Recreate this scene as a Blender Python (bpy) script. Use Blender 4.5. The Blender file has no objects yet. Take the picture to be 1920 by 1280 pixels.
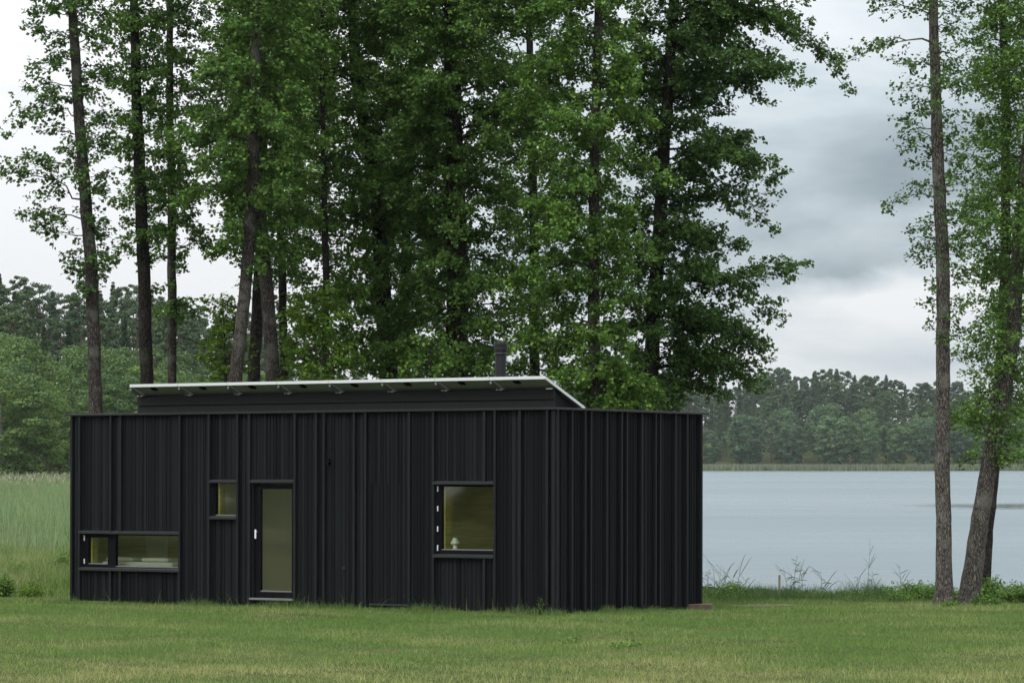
import bpy, math, random
import numpy as np
from mathutils import Vector, Matrix

R = math.radians
scene = bpy.context.scene
col = scene.collection
rng = np.random.default_rng(11)
random.seed(5)

# ------------------------------------------------------------------ camera
F = 6364.0           # focal length in pixels of the 1920 px wide photograph
EYE = 2.38           # eye height above the ground at the cabin's near corner
HOR = 866.0          # horizon row


def P(px, py, d):
    return Vector(((px - 960.0) * d / F, d, EYE - (py - HOR) * d / F))


cam = bpy.data.cameras.new("camera")
cam.sensor_width = 36.0
cam.lens = F / 1920.0 * 36.0
cam.shift_y = (HOR - 640.0) / 1920.0
cam.clip_start = 0.5
cam.clip_end = 9000.0
cam_o = bpy.data.objects.new("camera", cam)
cam_o.location = (0, 0, EYE)
cam_o.rotation_euler = (R(90), 0, 0)
col.objects.link(cam_o)
scene.camera = cam_o

# ------------------------------------------------------------------ sky, sun, exposure
SUN_EL, SUN_AZ = 50.0, -140.0     # azimuth measured from +Y towards +X
world = bpy.data.worlds.new("World")
scene.world = world
world.use_nodes = True
wt = world.node_tree
wt.nodes.clear()
wo = wt.nodes.new("ShaderNodeOutputWorld")


def wn(kind, **kw):
    n = wt.nodes.new(kind)
    for k, v in kw.items():
        setattr(n, k, v)
    return n


def wmath(op, a, b=None, c=None, clamp=False):
    n = wn("ShaderNodeMath", operation=op, use_clamp=clamp)
    for i, v in enumerate((a, b, c)):
        if v is None:
            continue
        if isinstance(v, (int, float)):
            n.inputs[i].default_value = v
        else:
            wt.links.new(v, n.inputs[i])
    return n.outputs[0]


sky = wn("ShaderNodeTexSky", sky_type='NISHITA')
sky.sun_disc = False
sky.sun_elevation = R(SUN_EL)
sky.sun_rotation = R(SUN_AZ)
bg_sky = wn("ShaderNodeBackground")
wt.links.new(sky.outputs[0], bg_sky.inputs[0])
bg_sky.inputs[1].default_value = 0.06
tc = wn("ShaderNodeTexCoord")
sep = wn("ShaderNodeSeparateXYZ")
wt.links.new(tc.outputs['Generated'], sep.inputs[0])
# cloud deck: project the view direction on a high layer, so that clouds flatten towards the horizon
az = wmath('ARCTAN2', sep.outputs[0], sep.outputs[1])
el = wmath('ARCSINE', sep.outputs[2])
cmb = wn("ShaderNodeCombineXYZ")
wt.links.new(wmath('MULTIPLY', az, 5.5), cmb.inputs[0])
wt.links.new(wmath('MULTIPLY', el, 16.0), cmb.inputs[1])
nz = wn("ShaderNodeTexNoise")
nz.inputs['Scale'].default_value = 1.5
nz.inputs['Detail'].default_value = 7.0
nz.inputs['Roughness'].default_value = 0.52
nz.inputs['Distortion'].default_value = 0.35
wt.links.new(cmb.outputs[0], nz.inputs['Vector'])
# a heavier grey bank of cloud to the right of the view, above a bright gap at the horizon
bank_az = wmath('SUBTRACT', 1.0, wmath('MULTIPLY', wmath('ABSOLUTE', wmath('SUBTRACT', az, 0.115)), 6.5), clamp=True)
nwarp = wmath('MULTIPLY', wmath('SUBTRACT', nz.outputs[0], 0.5), 0.05)
elw = wmath('ADD', el, nwarp)
lo = wmath('MULTIPLY', wmath('SUBTRACT', elw, 0.044), 120.0, clamp=True)
hi = wmath('SUBTRACT', 1.0, wmath('MULTIPLY', wmath('SUBTRACT', elw, 0.075), 14.0), clamp=True)
bank = wmath('MULTIPLY', wmath('MULTIPLY', lo, hi), bank_az, clamp=True)
left = wmath('MULTIPLY', wmath('SUBTRACT', 0.02, az), 4.0, clamp=True)
dens = wmath('ADD', wmath('MULTIPLY', wmath('SUBTRACT', nz.outputs[0], 0.42), 2.6), wmath('MULTIPLY', bank, 0.90))
dens = wmath('SUBTRACT', dens, wmath('MULTIPLY', left, 0.75), clamp=True)
ramp = wn("ShaderNodeValToRGB")
ramp.color_ramp.elements[0].position = 0.0
ramp.color_ramp.elements[0].color = (0.75, 0.765, 0.785, 1)
ramp.color_ramp.elements[1].position = 1.0
ramp.color_ramp.elements[1].color = (0.245, 0.300, 0.335, 1)
e = ramp.color_ramp.elements.new(0.5)
e.color = (0.50, 0.56, 0.60, 1)
wt.links.new(dens, ramp.inputs[0])
bg_cl = wn("ShaderNodeBackground")
wt.links.new(ramp.outputs[0], bg_cl.inputs[0])
# an overcast sky is about three times as bright overhead as at the horizon
wt.links.new(wmath('MULTIPLY_ADD', wmath('MAXIMUM', sep.outputs[2], 0.0), 2.9, 0.98), bg_cl.inputs[1])
mixw = wn("ShaderNodeMixShader")
mixw.inputs[0].default_value = 0.93
wt.links.new(bg_sky.outputs[0], mixw.inputs[1])
wt.links.new(bg_cl.outputs[0], mixw.inputs[2])
wt.links.new(mixw.outputs[0], wo.inputs[0])

sun = bpy.data.lights.new("sun", 'SUN')
sun.energy = 1.5
sun.angle = R(28)
sun.color = (1.0, 0.97, 0.92)
sun_o = bpy.data.objects.new("sun", sun)
dv = Vector((math.sin(R(SUN_AZ)) * math.cos(R(SUN_EL)), math.cos(R(SUN_AZ)) * math.cos(R(SUN_EL)), math.sin(R(SUN_EL))))
sun_o.rotation_euler = dv.to_track_quat('Z', 'Y').to_euler()
col.objects.link(sun_o)
sky.sun_rotation = math.atan2(dv.x, dv.y)

scene.view_settings.view_transform = 'Standard'
scene.view_settings.look = 'None'
scene.view_settings.exposure = 0.12
scene.view_settings.gamma = 1.0
scene.cycles.max_bounces = 7
scene.cycles.transparent_max_bounces = 8


# ------------------------------------------------------------------ helpers
def tag(o, label=None, cat=None, group=None, kind=None):
    if label: o['label'] = label
    if cat: o['category'] = cat
    if group: o['group'] = group
    if kind: o['kind'] = kind
    return o


def empty(name, loc=(0, 0, 0), parent=None):
    o = bpy.data.objects.new(name, None)
    o.empty_display_size = 0.3
    o.location = loc
    col.objects.link(o)
    if parent: o.parent = parent
    return o


def mesh_np(name, v, f, mats, parent=None, midx=None, smooth=False, loc=None):
    """v (N,3), f (M,k) of equal face size."""
    v = np.asarray(v, dtype=np.float32)
    f = np.asarray(f, dtype=np.int32)
    me = bpy.data.meshes.new(name)
    me.vertices.add(len(v))
    me.vertices.foreach_set("co", v.ravel())
    M, k = f.shape
    me.loops.add(M * k)
    me.loops.foreach_set("vertex_index", f.ravel())
    me.polygons.add(M)
    me.polygons.foreach_set("loop_start", np.arange(0, M * k, k, dtype=np.int32))
    me.polygons.foreach_set("loop_total", np.full(M, k, dtype=np.int32))
    if midx is not None:
        me.polygons.foreach_set("material_index", np.asarray(midx, dtype=np.int32))
    me.polygons.foreach_set("use_smooth", np.full(M, bool(smooth)))
    me.update(calc_edges=True)
    me.validate()
    for m in (mats if isinstance(mats, (list, tuple)) else [mats]):
        me.materials.append(m)
    o = bpy.data.objects.new(name, me)
    col.objects.link(o)
    if parent: o.parent = parent
    if loc is not None: o.location = loc
    return o


class MB:
    """collects quads"""
    def __init__(s):
        s.v, s.f = [], []

    def box(s, x0, x1, y0, y1, z0, z1):
        b = len(s.v)
        s.v += [(x0, y0, z0), (x1, y0, z0), (x1, y1, z0), (x0, y1, z0), (x0, y0, z1), (x1, y0, z1), (x1, y1, z1), (x0, y1, z1)]
        for q in ((0, 3, 2, 1), (4, 5, 6, 7), (0, 1, 5, 4), (1, 2, 6, 5), (2, 3, 7, 6), (3, 0, 4, 7)):
            s.f.append(tuple(b + i for i in q))
        return s

    def hexa(s, pts):
        b = len(s.v)
        s.v += [tuple(p) for p in pts]
        for q in ((0, 3, 2, 1), (4, 5, 6, 7), (0, 1, 5, 4), (1, 2, 6, 5), (2, 3, 7, 6), (3, 0, 4, 7)):
            s.f.append(tuple(b + i for i in q))
        return s

    def raw(s, v, f):
        b = len(s.v)
        s.v += [tuple(p) for p in v]
        s.f += [tuple(b + i for i in q) for q in f]
        return s

    def lathe(s, prof, cx, cy, n=24):
        b = len(s.v)
        for (r, z) in prof:
            for i in range(n):
                a = 2 * math.pi * i / n
                s.v.append((cx + r * math.cos(a), cy + r * math.sin(a), z))
        for j in range(len(prof) - 1):
            for i in range(n):
                i2 = (i + 1) % n
                s.f.append((b + j * n + i, b + j * n + i2, b + (j + 1) * n + i2, b + (j + 1) * n + i))
        return s

    def build(s, name, mat, parent=None, bevel=0.0, smooth=False):
        o = mesh_np(name, s.v, s.f, mat, parent, smooth=smooth)
        if bevel:
            m = o.modifiers.new("bevel", 'BEVEL')
            m.width = bevel
            m.segments = 2
            m.limit_method = 'ANGLE'
            m.angle_limit = R(40)
        return o


def tube(pts, rad, n=8, rough=0.0, seed=0):
    pts = np.asarray(pts, float)
    N = len(pts)
    t = np.gradient(pts, axis=0)
    t /= np.linalg.norm(t, axis=1)[:, None] + 1e-9
    ref = np.array([0.0, 1.0, 0.0]) if abs(t[0][1]) < 0.8 else np.array([0.0, 0.0, 1.0])
    a = np.cross(t, ref)
    a /= np.linalg.norm(a, axis=1)[:, None] + 1e-9
    b = np.cross(t, a)
    ang = np.linspace(0, 2 * math.pi, n, endpoint=False)
    rad = np.asarray(rad, float)
    rr = rad[:, None] * np.ones((N, n))
    if rough:
        g = np.random.default_rng(seed)
        prof = 1 + rough * np.interp(np.linspace(0, n, n, endpoint=False), np.arange(0, n + 1), np.r_[g.normal(0, 1, n), 0]) * 0.5
        rr = rr * prof[None, :] * (1 + rough * g.normal(0, 0.5, (N, n)))
    v = pts[:, None, :] + rr[:, :, None] * (np.cos(ang)[None, :, None] * a[:, None, :] + np.sin(ang)[None, :, None] * b[:, None, :])
    v = v.reshape(-1, 3)
    i = np.arange(N - 1)[:, None] * n
    j = np.arange(n)[None, :]
    j2 = (j + 1) % n
    f = np.stack([i + j, i + j2, i + n + j2, i + n + j], axis=-1).reshape(-1, 4)
    return v, f


# ------------------------------------------------------------------ materials
def mat(name, base=(0.5, 0.5, 0.5), rough=0.7, spec=0.5, metal=0.0):
    m = bpy.data.materials.new(name)
    m.use_nodes = True
    b = m.node_tree.nodes["Principled BSDF"]
    b.inputs['Base Color'].default_value = (*base, 1)
    b.inputs['Roughness'].default_value = rough
    b.inputs['Metallic'].default_value = metal
    b.inputs['Specular IOR Level'].default_value = spec
    return m


def N(m, kind, **kw):
    n = m.node_tree.nodes.new(kind)
    for k, v in kw.items():
        if k in n.inputs:
            n.inputs[k].default_value = v
        else:
            setattr(n, k, v)
    return n


def L(m, a, b):
    m.node_tree.links.new(a, b)


def bsdf(m):
    return m.node_tree.nodes["Principled BSDF"]


def ramp_n(m, src, stops):
    r = N(m, "ShaderNodeValToRGB")
    el_ = r.color_ramp.elements
    el_[0].position, el_[0].color = stops[0][0], (*stops[0][1], 1)
    el_[1].position, el_[1].color = stops[-1][0], (*stops[-1][1], 1)
    for p, c in stops[1:-1]:
        x = el_.new(p)
        x.color = (*c, 1)
    L(m, src, r.inputs[0])
    return r.outputs[0]


def coords(m, scale=(1, 1, 1), kind='Object'):
    t = N(m, "ShaderNodeTexCoord")
    mp = N(m, "ShaderNodeMapping")
    mp.inputs['Scale'].default_value = scale
    L(m, t.outputs[kind], mp.inputs[0])
    return mp.outputs[0]


def noise(m, vec, scale, detail=5, rough=0.55, dist=0.0):
    n = N(m, "ShaderNodeTexNoise")
    n.inputs['Scale'].default_value = scale
    n.inputs['Detail'].default_value = detail
    n.inputs['Roughness'].default_value = rough
    n.inputs['Distortion'].default_value = dist
    if vec is not None:
        L(m, vec, n.inputs['Vector'])
    return n.outputs[0]


def mixc(m, fac, a, b, mode='MIX'):
    n = N(m, "ShaderNodeMix", data_type='RGBA', blend_type=mode)
    for s, v in ((n.inputs[0], fac), (n.inputs[6], a), (n.inputs[7], b)):
        if isinstance(v, (int, float)):
            s.default_value = v
        elif isinstance(v, tuple):
            s.default_value = (*v, 1)
        else:
            L(m, v, s)
    return n.outputs[2]


def bump(m, h, strength=0.5, dist=0.02, target=None):
    b = N(m, "ShaderNodeBump")
    b.inputs['Strength'].default_value = strength
    b.inputs['Distance'].default_value = dist
    L(m, h, b.inputs['Height'])
    L(m, b.outputs[0], (target or bsdf(m)).inputs['Normal'])


def leaf_mat(name, stops, clump=0.6, trans=0.35, tcol=(0.10, 0.17, 0.02), rough=0.6, spec=0.18, freq=1.3, vary=False):
    m = mat(name, stops[1][1], rough, spec)
    geo = N(m, "ShaderNodeNewGeometry")
    nzv = noise(m, coords(m), freq, 2)
    mx = N(m, "ShaderNodeMath", operation='MULTIPLY_ADD')
    L(m, nzv, mx.inputs[0])
    mx.inputs[1].default_value = clump * 2
    mx.inputs[2].default_value = -clump
    ad = N(m, "ShaderNodeMath", operation='ADD', use_clamp=True)
    L(m, geo.outputs['Random Per Island'], ad.inputs[0])
    L(m, mx.outputs[0], ad.inputs[1])
    c = ramp_n(m, ad.outputs[0], stops)
    L(m, c, bsdf(m).inputs['Base Color'])
    if vary:
        oi = N(m, "ShaderNodeObjectInfo")
        tint = ramp_n(m, oi.outputs['Random'], [(0.0, (0.62, 0.70, 0.72)), (0.35, (0.95, 0.92, 0.95)), (0.7, (1.1, 1.08, 0.9)), (1.0, (1.42, 1.30, 1.0))])
        c = mixc(m, 1.0, c, tint, 'MULTIPLY')
        L(m, c, bsdf(m).inputs['Base Color'])
    tr = N(m, "ShaderNodeBsdfTranslucent")
    tcn = mixc(m, 0.5, c, tcol)
    L(m, tcn, tr.inputs[0])
    ms = N(m, "ShaderNodeMixShader")
    ms.inputs[0].default_value = trans
    L(m, bsdf(m).outputs[0], ms.inputs[1])
    L(m, tr.outputs[0], ms.inputs[2])
    L(m, ms.outputs[0], m.node_tree.nodes["Material Output"].inputs[0])
    return m


def bark_mat(name, dark, light, lichen=(0.16, 0.165, 0.14), lf=0.35):
    m = mat(name, dark, 0.95, 0.15)
    v0 = coords(m, (1, 1, 0.24))
    wp = N(m, "ShaderNodeTexNoise")
    wp.inputs['Scale'].default_value = 14
    L(m, v0, wp.inputs['Vector'])
    v = mixc(m, 0.035, v0, wp.outputs['Color'], 'LINEAR_LIGHT')
    n1 = noise(m, v, 34, 8, 0.75, 0.8)
    vor = N(m, "ShaderNodeTexVoronoi", feature='DISTANCE_TO_EDGE')
    vor.inputs['Scale'].default_value = 40
    L(m, v, vor.inputs['Vector'])
    n2 = noise(m, coords(m), 3.2, 4)
    mul = N(m, "ShaderNodeMath", operation='MULTIPLY')
    L(m, n1, mul.inputs[0])
    vr = ramp_n(m, vor.outputs['Distance'], [(0.0, (0.45,) * 3), (0.25, (1,) * 3)])
    L(m, vr, mul.inputs[1])
    c = ramp_n(m, mul.outputs[0], [(0.24, dark), (0.46, light), (0.62, tuple(min(1, x * 1.9) for x in light))])
    lm = ramp_n(m, n2, [(0.52, (0, 0, 0)), (0.62, (lf,) * 3)])
    c = mixc(m, lm, c, lichen)
    L(m, c, bsdf(m).inputs['Base Color'])
    bump(m, mul.outputs[0], 1.0, 0.03)
    return m


M = {}
M['leaf'] = leaf_mat('alder_leaf', [(0.0, (0.042, 0.092, 0.022)), (0.5, (0.095, 0.190, 0.042)), (1.0, (0.180, 0.300, 0.065))])
M['leaf_light'] = leaf_mat('light_leaf', [(0.0, (0.042, 0.095, 0.018)), (0.5, (0.092, 0.188, 0.036)), (1.0, (0.175, 0.295, 0.055))], tcol=(0.13, 0.22, 0.02))
M['leaf_yellow'] = leaf_mat('sapling_leaf', [(0.0, (0.045, 0.105, 0.015)), (0.5, (0.085, 0.165, 0.02)), (1.0, (0.14, 0.23, 0.03))], tcol=(0.2, 0.28, 0.02))
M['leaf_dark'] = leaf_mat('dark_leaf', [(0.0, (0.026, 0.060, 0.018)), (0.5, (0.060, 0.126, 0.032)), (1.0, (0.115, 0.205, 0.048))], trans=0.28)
M['far_broad'] = leaf_mat('far_broadleaf', [(0.0, (0.034, 0.072, 0.022)), (0.5, (0.072, 0.132, 0.036)), (1.0, (0.120, 0.190, 0.050))], trans=0.2, clump=0.5, freq=0.25, vary=True)
M['far_broad_right'] = leaf_mat('far_shore_broadleaf', [(0.0, (0.026, 0.060, 0.030)), (0.5, (0.060, 0.115, 0.050)), (1.0, (0.105, 0.175, 0.070))], trans=0.2, clump=0.4, freq=0.2, vary=True)
M['far_conifer'] = leaf_mat('far_conifer', [(0.0, (0.018, 0.042, 0.020)), (0.5, (0.038, 0.074, 0.030)), (1.0, (0.068, 0.115, 0.042))], trans=0.1, clump=0.4, freq=0.3, vary=True)
M['bark'] = bark_mat('bark_brown', (0.016, 0.014, 0.012), (0.072, 0.062, 0.054))
M['bark_pale'] = bark_mat('bark_pale', (0.026, 0.023, 0.020), (0.125, 0.112, 0.096), lf=0.5)
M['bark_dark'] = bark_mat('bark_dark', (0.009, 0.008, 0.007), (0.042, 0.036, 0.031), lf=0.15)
M['twig'] = mat('twig', (0.035, 0.028, 0.022), 0.9, 0.2)

# charred timber cladding
m = M['clad'] = mat('charred_boards', (0.012, 0.013, 0.014), 0.7, 0.14)
g_ = N(m, "ShaderNodeNewGeometry")
c_ = ramp_n(m, g_.outputs['Random Per Island'], [(0.0, (0.0016, 0.0022, 0.0026)), (0.5, (0.0048, 0.0064, 0.0074)), (1.0, (0.0140, 0.0172, 0.0188))])
n_ = noise(m, coords(m, (14, 14, 0.5)), 2.2, 4)
c_ = mixc(m, 0.55, c_, ramp_n(m, n_, [(0.3, (0.35,) * 3), (0.7, (1.0,) * 3)]), 'MULTIPLY')
n2_ = noise(m, coords(m), 0.7, 3)
c_ = mixc(m, 0.5, c_, ramp_n(m, n2_, [(0.35, (0.75, 0.74, 0.74)), (0.65, (1.0, 1.0, 1.0))]), 'MULTIPLY')
L(m, c_, bsdf(m).inputs['Base Color'])
bump(m, noise(m, coords(m, (60, 60, 2.0)), 1.0, 6, 0.7), 0.5, 0.004)
m = M['batten'] = mat('black_batten', (0.011, 0.012, 0.013), 0.6, 0.22)
n_ = noise(m, coords(m, (20, 20, 1.0)), 2.0, 4)
L(m, ramp_n(m, n_, [(0.3, (0.005, 0.006, 0.0068)), (0.7, (0.0115, 0.013, 0.014))]), bsdf(m).inputs['Base Color'])
M['trim'] = mat('black_metal_trim', (0.020, 0.021, 0.023), 0.42, 0.4)
M['frame'] = mat('black_window_frame', (0.003, 0.003, 0.005), 0.5, 0.12)
M['roof'] = mat('roofing_felt', (0.014, 0.014, 0.015), 0.9, 0.3)
n_ = noise(M['roof'], coords(M['roof']), 25, 4)
L(M['roof'], ramp_n(M['roof'], n_, [(0.3, (0.009,) * 3), (0.7, (0.02,) * 3)]), bsdf(M['roof']).inputs['Base Color'])
M['alu'] = mat('aluminium_edge', (0.66, 0.68, 0.69), 0.42, 0.5, 0.25)
M['alu_dark'] = mat('aluminium_rail', (0.22, 0.23, 0.235), 0.5, 0.5, 0.6)
M['backsheet'] = mat('panel_backsheet', (0.30, 0.32, 0.33), 0.6)
m = M['cell'] = mat('solar_cells', (0.006, 0.008, 0.02), 0.12, 0.6)
br = N(m, "ShaderNodeTexBrick")
br.offset = 0
br.inputs['Scale'].default_value = 6
br.inputs['Mortar Size'].default_value = 0.02
br.inputs['Color1'].default_value = br.inputs['Color2'].default_value = (0.006, 0.008, 0.022, 1)
br.inputs['Mortar'].default_value = (0.06, 0.065, 0.075, 1)
L(m, coords(m), br.inputs['Vector'])
L(m, br.outputs[0], bsdf(m).inputs['Base Color'])
M['chimney'] = mat('black_flue', (0.011, 0.012, 0.013), 0.45, 0.3)
M['white'] = mat('white_enamel', (0.78, 0.80, 0.79), 0.35)
M['lampwhite'] = mat('lamp_opal_white', (0.80, 0.86, 0.85), 0.4)
m = M['pine'] = mat('pine_lining', (0.36, 0.27, 0.12), 0.6, 0.3)
w_ = noise(m, coords(m, (1, 1, 14)), 1.6, 4)
L(m, ramp_n(m, w_, [(0.3, (0.36, 0.34, 0.08)), (0.7, (0.54, 0.50, 0.14))]), bsdf(m).inputs['Base Color'])
M['plaster'] = mat('white_partition', (0.82, 0.83, 0.66), 0.8)
M['linen'] = mat('pale_linen', (0.60, 0.64, 0.62), 0.9, 0.2)
M['floor'] = mat('floor_boards', (0.25, 0.19, 0.10), 0.6)
m = M['glass'] = bpy.data.materials.new('tinted_pane')
m.use_nodes = True
nt = m.node_tree
nt.nodes.clear()
out_ = nt.nodes.new("ShaderNodeOutputMaterial")
tr_ = nt.nodes.new("ShaderNodeBsdfTransparent")
tr_.inputs[0].default_value = (0.965, 0.975, 0.91, 1)
gl_ = nt.nodes.new("ShaderNodeBsdfGlossy")
gl_.inputs['Roughness'].default_value = 0.03
gl_.inputs['Color'].default_value = (0.9, 0.9, 0.9, 1)
fr_ = nt.nodes.new("ShaderNodeFresnel")
fr_.inputs[0].default_value = 1.45
mx_ = nt.nodes.new("ShaderNodeMixShader")
nt.links.new(fr_.outputs[0], mx_.inputs[0])
nt.links.new(tr_.outputs[0], mx_.inputs[1])
nt.links.new(gl_.outputs[0], mx_.inputs[2])
nt.links.new(mx_.outputs[0], out_.inputs[0])
m = M['beam'] = mat('reddish_beam', (0.16, 0.095, 0.065), 0.85, 0.2)
n_ = noise(m, coords(m, (3, 3, 30)), 3, 4)
L(m, ramp_n(m, n_, [(0.3, (0.07, 0.048, 0.036)), (0.7, (0.13, 0.092, 0.070))]), bsdf(m).inputs['Base Color'])
m = M['concrete'] = mat('concrete_block', (0.26, 0.26, 0.25), 0.9, 0.2)
L(m, ramp_n(m, noise(m, coords(m), 14, 5), [(0.3, (0.16,) * 3), (0.7, (0.30, 0.30, 0.28))]), bsdf(m).inputs['Base Color'])
M['stake'] = mat('weathered_stake', (0.19, 0.175, 0.11), 0.9, 0.2)

# ground
m = M['ground'] = mat('soil_and_turf', (0.05, 0.06, 0.02), 1.0, 0.05)
gv = coords(m)
n1 = noise(m, gv, 0.22, 5, 0.6)
n2 = noise(m, gv, 9.0, 5, 0.7)
c_ = ramp_n(m, n1, [(0.3, (0.034, 0.052, 0.016)), (0.52, (0.055, 0.068, 0.024)), (0.72, (0.095, 0.086, 0.045))])
c_ = mixc(m, 0.6, c_, ramp_n(m, n2, [(0.3, (0.45,) * 3), (0.7, (1.15, 1.1, 1.0))]), 'MULTIPLY')
L(m, c_, bsdf(m).inputs['Base Color'])
bump(m, n2, 0.8, 0.05)
m = M['path'] = mat('trodden_earth', (0.12, 0.095, 0.07), 1.0, 0.1)
n2 = noise(m, coords(m), 7, 6, 0.7)
L(m, ramp_n(m, n2, [(0.3, (0.075, 0.065, 0.042)), (0.7, (0.17, 0.135, 0.10))]), bsdf(m).inputs['Base Color'])


def grass_mat(name, green0, green1, straw0, straw1, lo, hi, freq=0.35, extra=0.25, near=None):
    """near=(y0,y1): more straw where the lawn is drier, towards the trodden foreground"""
    m = mat(name, green0, 0.8, 0.1)
    g = N(m, "ShaderNodeNewGeometry")
    v = coords(m)
    big = noise(m, v, freq, 4, 0.6)
    fine = noise(m, v, freq * 7, 3, 0.6)
    a = N(m, "ShaderNodeMath", operation='MULTIPLY_ADD')
    L(m, fine, a.inputs[0]); a.inputs[1].default_value = 0.35; L(m, big, a.inputs[2])
    b = N(m, "ShaderNodeMath", operation='MULTIPLY_ADD')
    L(m, g.outputs['Random Per Island'], b.inputs[0]); b.inputs[1].default_value = extra; L(m, a.outputs[0], b.inputs[2])
    last = b.outputs[0]
    if near:
        s = N(m, "ShaderNodeSeparateXYZ")
        L(m, v, s.inputs[0])
        mr = N(m, "ShaderNodeMapRange")
        L(m, s.outputs[1], mr.inputs[0])
        mr.inputs[1].default_value, mr.inputs[2].default_value = near
        mr.inputs[3].default_value, mr.inputs[4].default_value = 0.17, 0.0
        ad = N(m, "ShaderNodeMath", operation='ADD')
        L(m, last, ad.inputs[0]); L(m, mr.outputs[0], ad.inputs[1])
        last = ad.outputs[0]
    sub = N(m, "ShaderNodeMapRange")
    L(m, last, sub.inputs[0])
    sub.inputs[1].default_value, sub.inputs[2].default_value = lo, hi
    gg = mixc(m, g.outputs['Random Per Island'], green0, green1)
    ss = mixc(m, g.outputs['Random Per Island'], straw0, straw1)
    c = mixc(m, sub.outputs[0], gg, ss)
    L(m, c, bsdf(m).inputs['Base Color'])
    tr = N(m, "ShaderNodeBsdfTranslucent")
    L(m, c, tr.inputs[0])
    ms = N(m, "ShaderNodeMixShader")
    ms.inputs[0].default_value = 0.3
    L(m, bsdf(m).outputs[0], ms.inputs[1])
    L(m, tr.outputs[0], ms.inputs[2])
    L(m, ms.outputs[0], m.node_tree.nodes["Material Output"].inputs[0])
    return m


M['lawn'] = grass_mat('lawn_blades', (0.072, 0.140, 0.030), (0.160, 0.255, 0.065), (0.28, 0.29, 0.10), (0.44, 0.40, 0.19), 0.80, 1.2, near=(37, 44))
M['tall'] = grass_mat('tall_grass', (0.065, 0.125, 0.032), (0.165, 0.235, 0.075), (0.22, 0.23, 0.10), (0.34, 0.31, 0.17), 0.85, 1.4)
M['reed'] = grass_mat('reed_blades', (0.085, 0.155, 0.055), (0.25, 0.35, 0.155), (0.17, 0.19, 0.11), (0.27, 0.26, 0.17), 0.80, 1.3, freq=0.35, extra=0.4)
M['reed_far'] = grass_mat('far_reed_blades', (0.13, 0.17, 0.09), (0.19, 0.23, 0.13), (0.22, 0.24, 0.14), (0.28, 0.28, 0.19), 0.6, 1.4, freq=0.02)
M['meadow'] = grass_mat('meadow_blades', (0.070, 0.130, 0.030), (0.17, 0.26, 0.07), (0.25, 0.28, 0.10), (0.38, 0.35, 0.19), 0.80, 1.15, freq=0.5, extra=0.35)
M['bank'] = grass_mat('bank_grass', (0.035, 0.070, 0.022), (0.085, 0.135, 0.045), (0.14, 0.14, 0.07), (0.20, 0.17, 0.10), 0.85, 1.4, freq=0.6)
M['reed_stem'] = grass_mat('reed_stem', (0.030, 0.060, 0.024), (0.065, 0.11, 0.045), (0.10, 0.11, 0.06), (0.12, 0.12, 0.07), 0.9, 1.6)
M['plume'] = mat('reed_plumes', (0.24, 0.23, 0.16), 0.9, 0.1)

m = M['water'] = mat('lake_water', (0.030, 0.068, 0.080), 0.24, 0.5)
bsdf(m).inputs['IOR'].default_value = 1.33
wv = coords(m, (0.22, 1.0, 1.0))
wv2 = coords(m, (0.004, 0.012, 1.0))
patch = noise(m, wv2, 1.7, 4, 0.6)
rp = ramp_n(m, patch, [(0.34, (0.20,) * 3), (0.5, (0.29,) * 3), (0.7, (0.34,) * 3)])
sp = N(m, "ShaderNodeSeparateXYZ")
L(m, coords(m), sp.inputs[0])


def mm(op, a, b, clamp=False):
    n = N(m, "ShaderNodeMath", operation=op, use_clamp=clamp)
    for i, v in enumerate((a, b)):
        if isinstance(v, (int, float)): n.inputs[i].default_value = v
        else: L(m, v, n.inputs[i])
    return n.outputs[0]


dx_ = mm('DIVIDE', mm('SUBTRACT', sp.outputs[0], 42), 19)
dy_ = mm('DIVIDE', mm('SUBTRACT', sp.outputs[1], 219), 28)
rr2 = mm('ADD', mm('MULTIPLY', dx_, dx_), mm('MULTIPLY', dy_, dy_))
wn_ = noise(m, coords(m, (0.1, 0.5, 1)), 1.0, 4)
calm = mm('SUBTRACT', mm('ADD', 1.0, mm('MULTIPLY', mm('SUBTRACT', wn_, 0.5), 1.6)), rr2, True)
calm = mm('MULTIPLY', calm, 1.6, True)
rough_ = mm('MULTIPLY', rp, mm('SUBTRACT', 1.0, mm('MULTIPLY', calm, 0.85)))
L(m, rough_, bsdf(m).inputs['Roughness'])
h1 = noise(m, wv, 1.6, 5, 0.6, 0.3)
h1 = mm('MULTIPLY', h1, mm('SUBTRACT', 1.0, mm('MULTIPLY', calm, 0.9)))
bump(m, h1, 0.6, 0.15)


# ------------------------------------------------------------------ the ground
def smooth(a, b, x):
    t = np.clip((x - a) / (b - a), 0, 1)
    return t * t * (3 - 2 * t)


LAKE = -0.5


def wob(x, y, s, k=0.0):
    return np.sin(x * s + 1.3 + k) * np.cos(y * s * 0.83 + 0.7 + k) + 0.5 * np.sin(x * s * 2.3 + y * s * 1.9 + k)


def shore_y(x):
    return 71.0 + 0.7 * wob(x, x * 0.3, 0.9) + 16 * (1 - smooth(2.6, 6.0, x))


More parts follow.
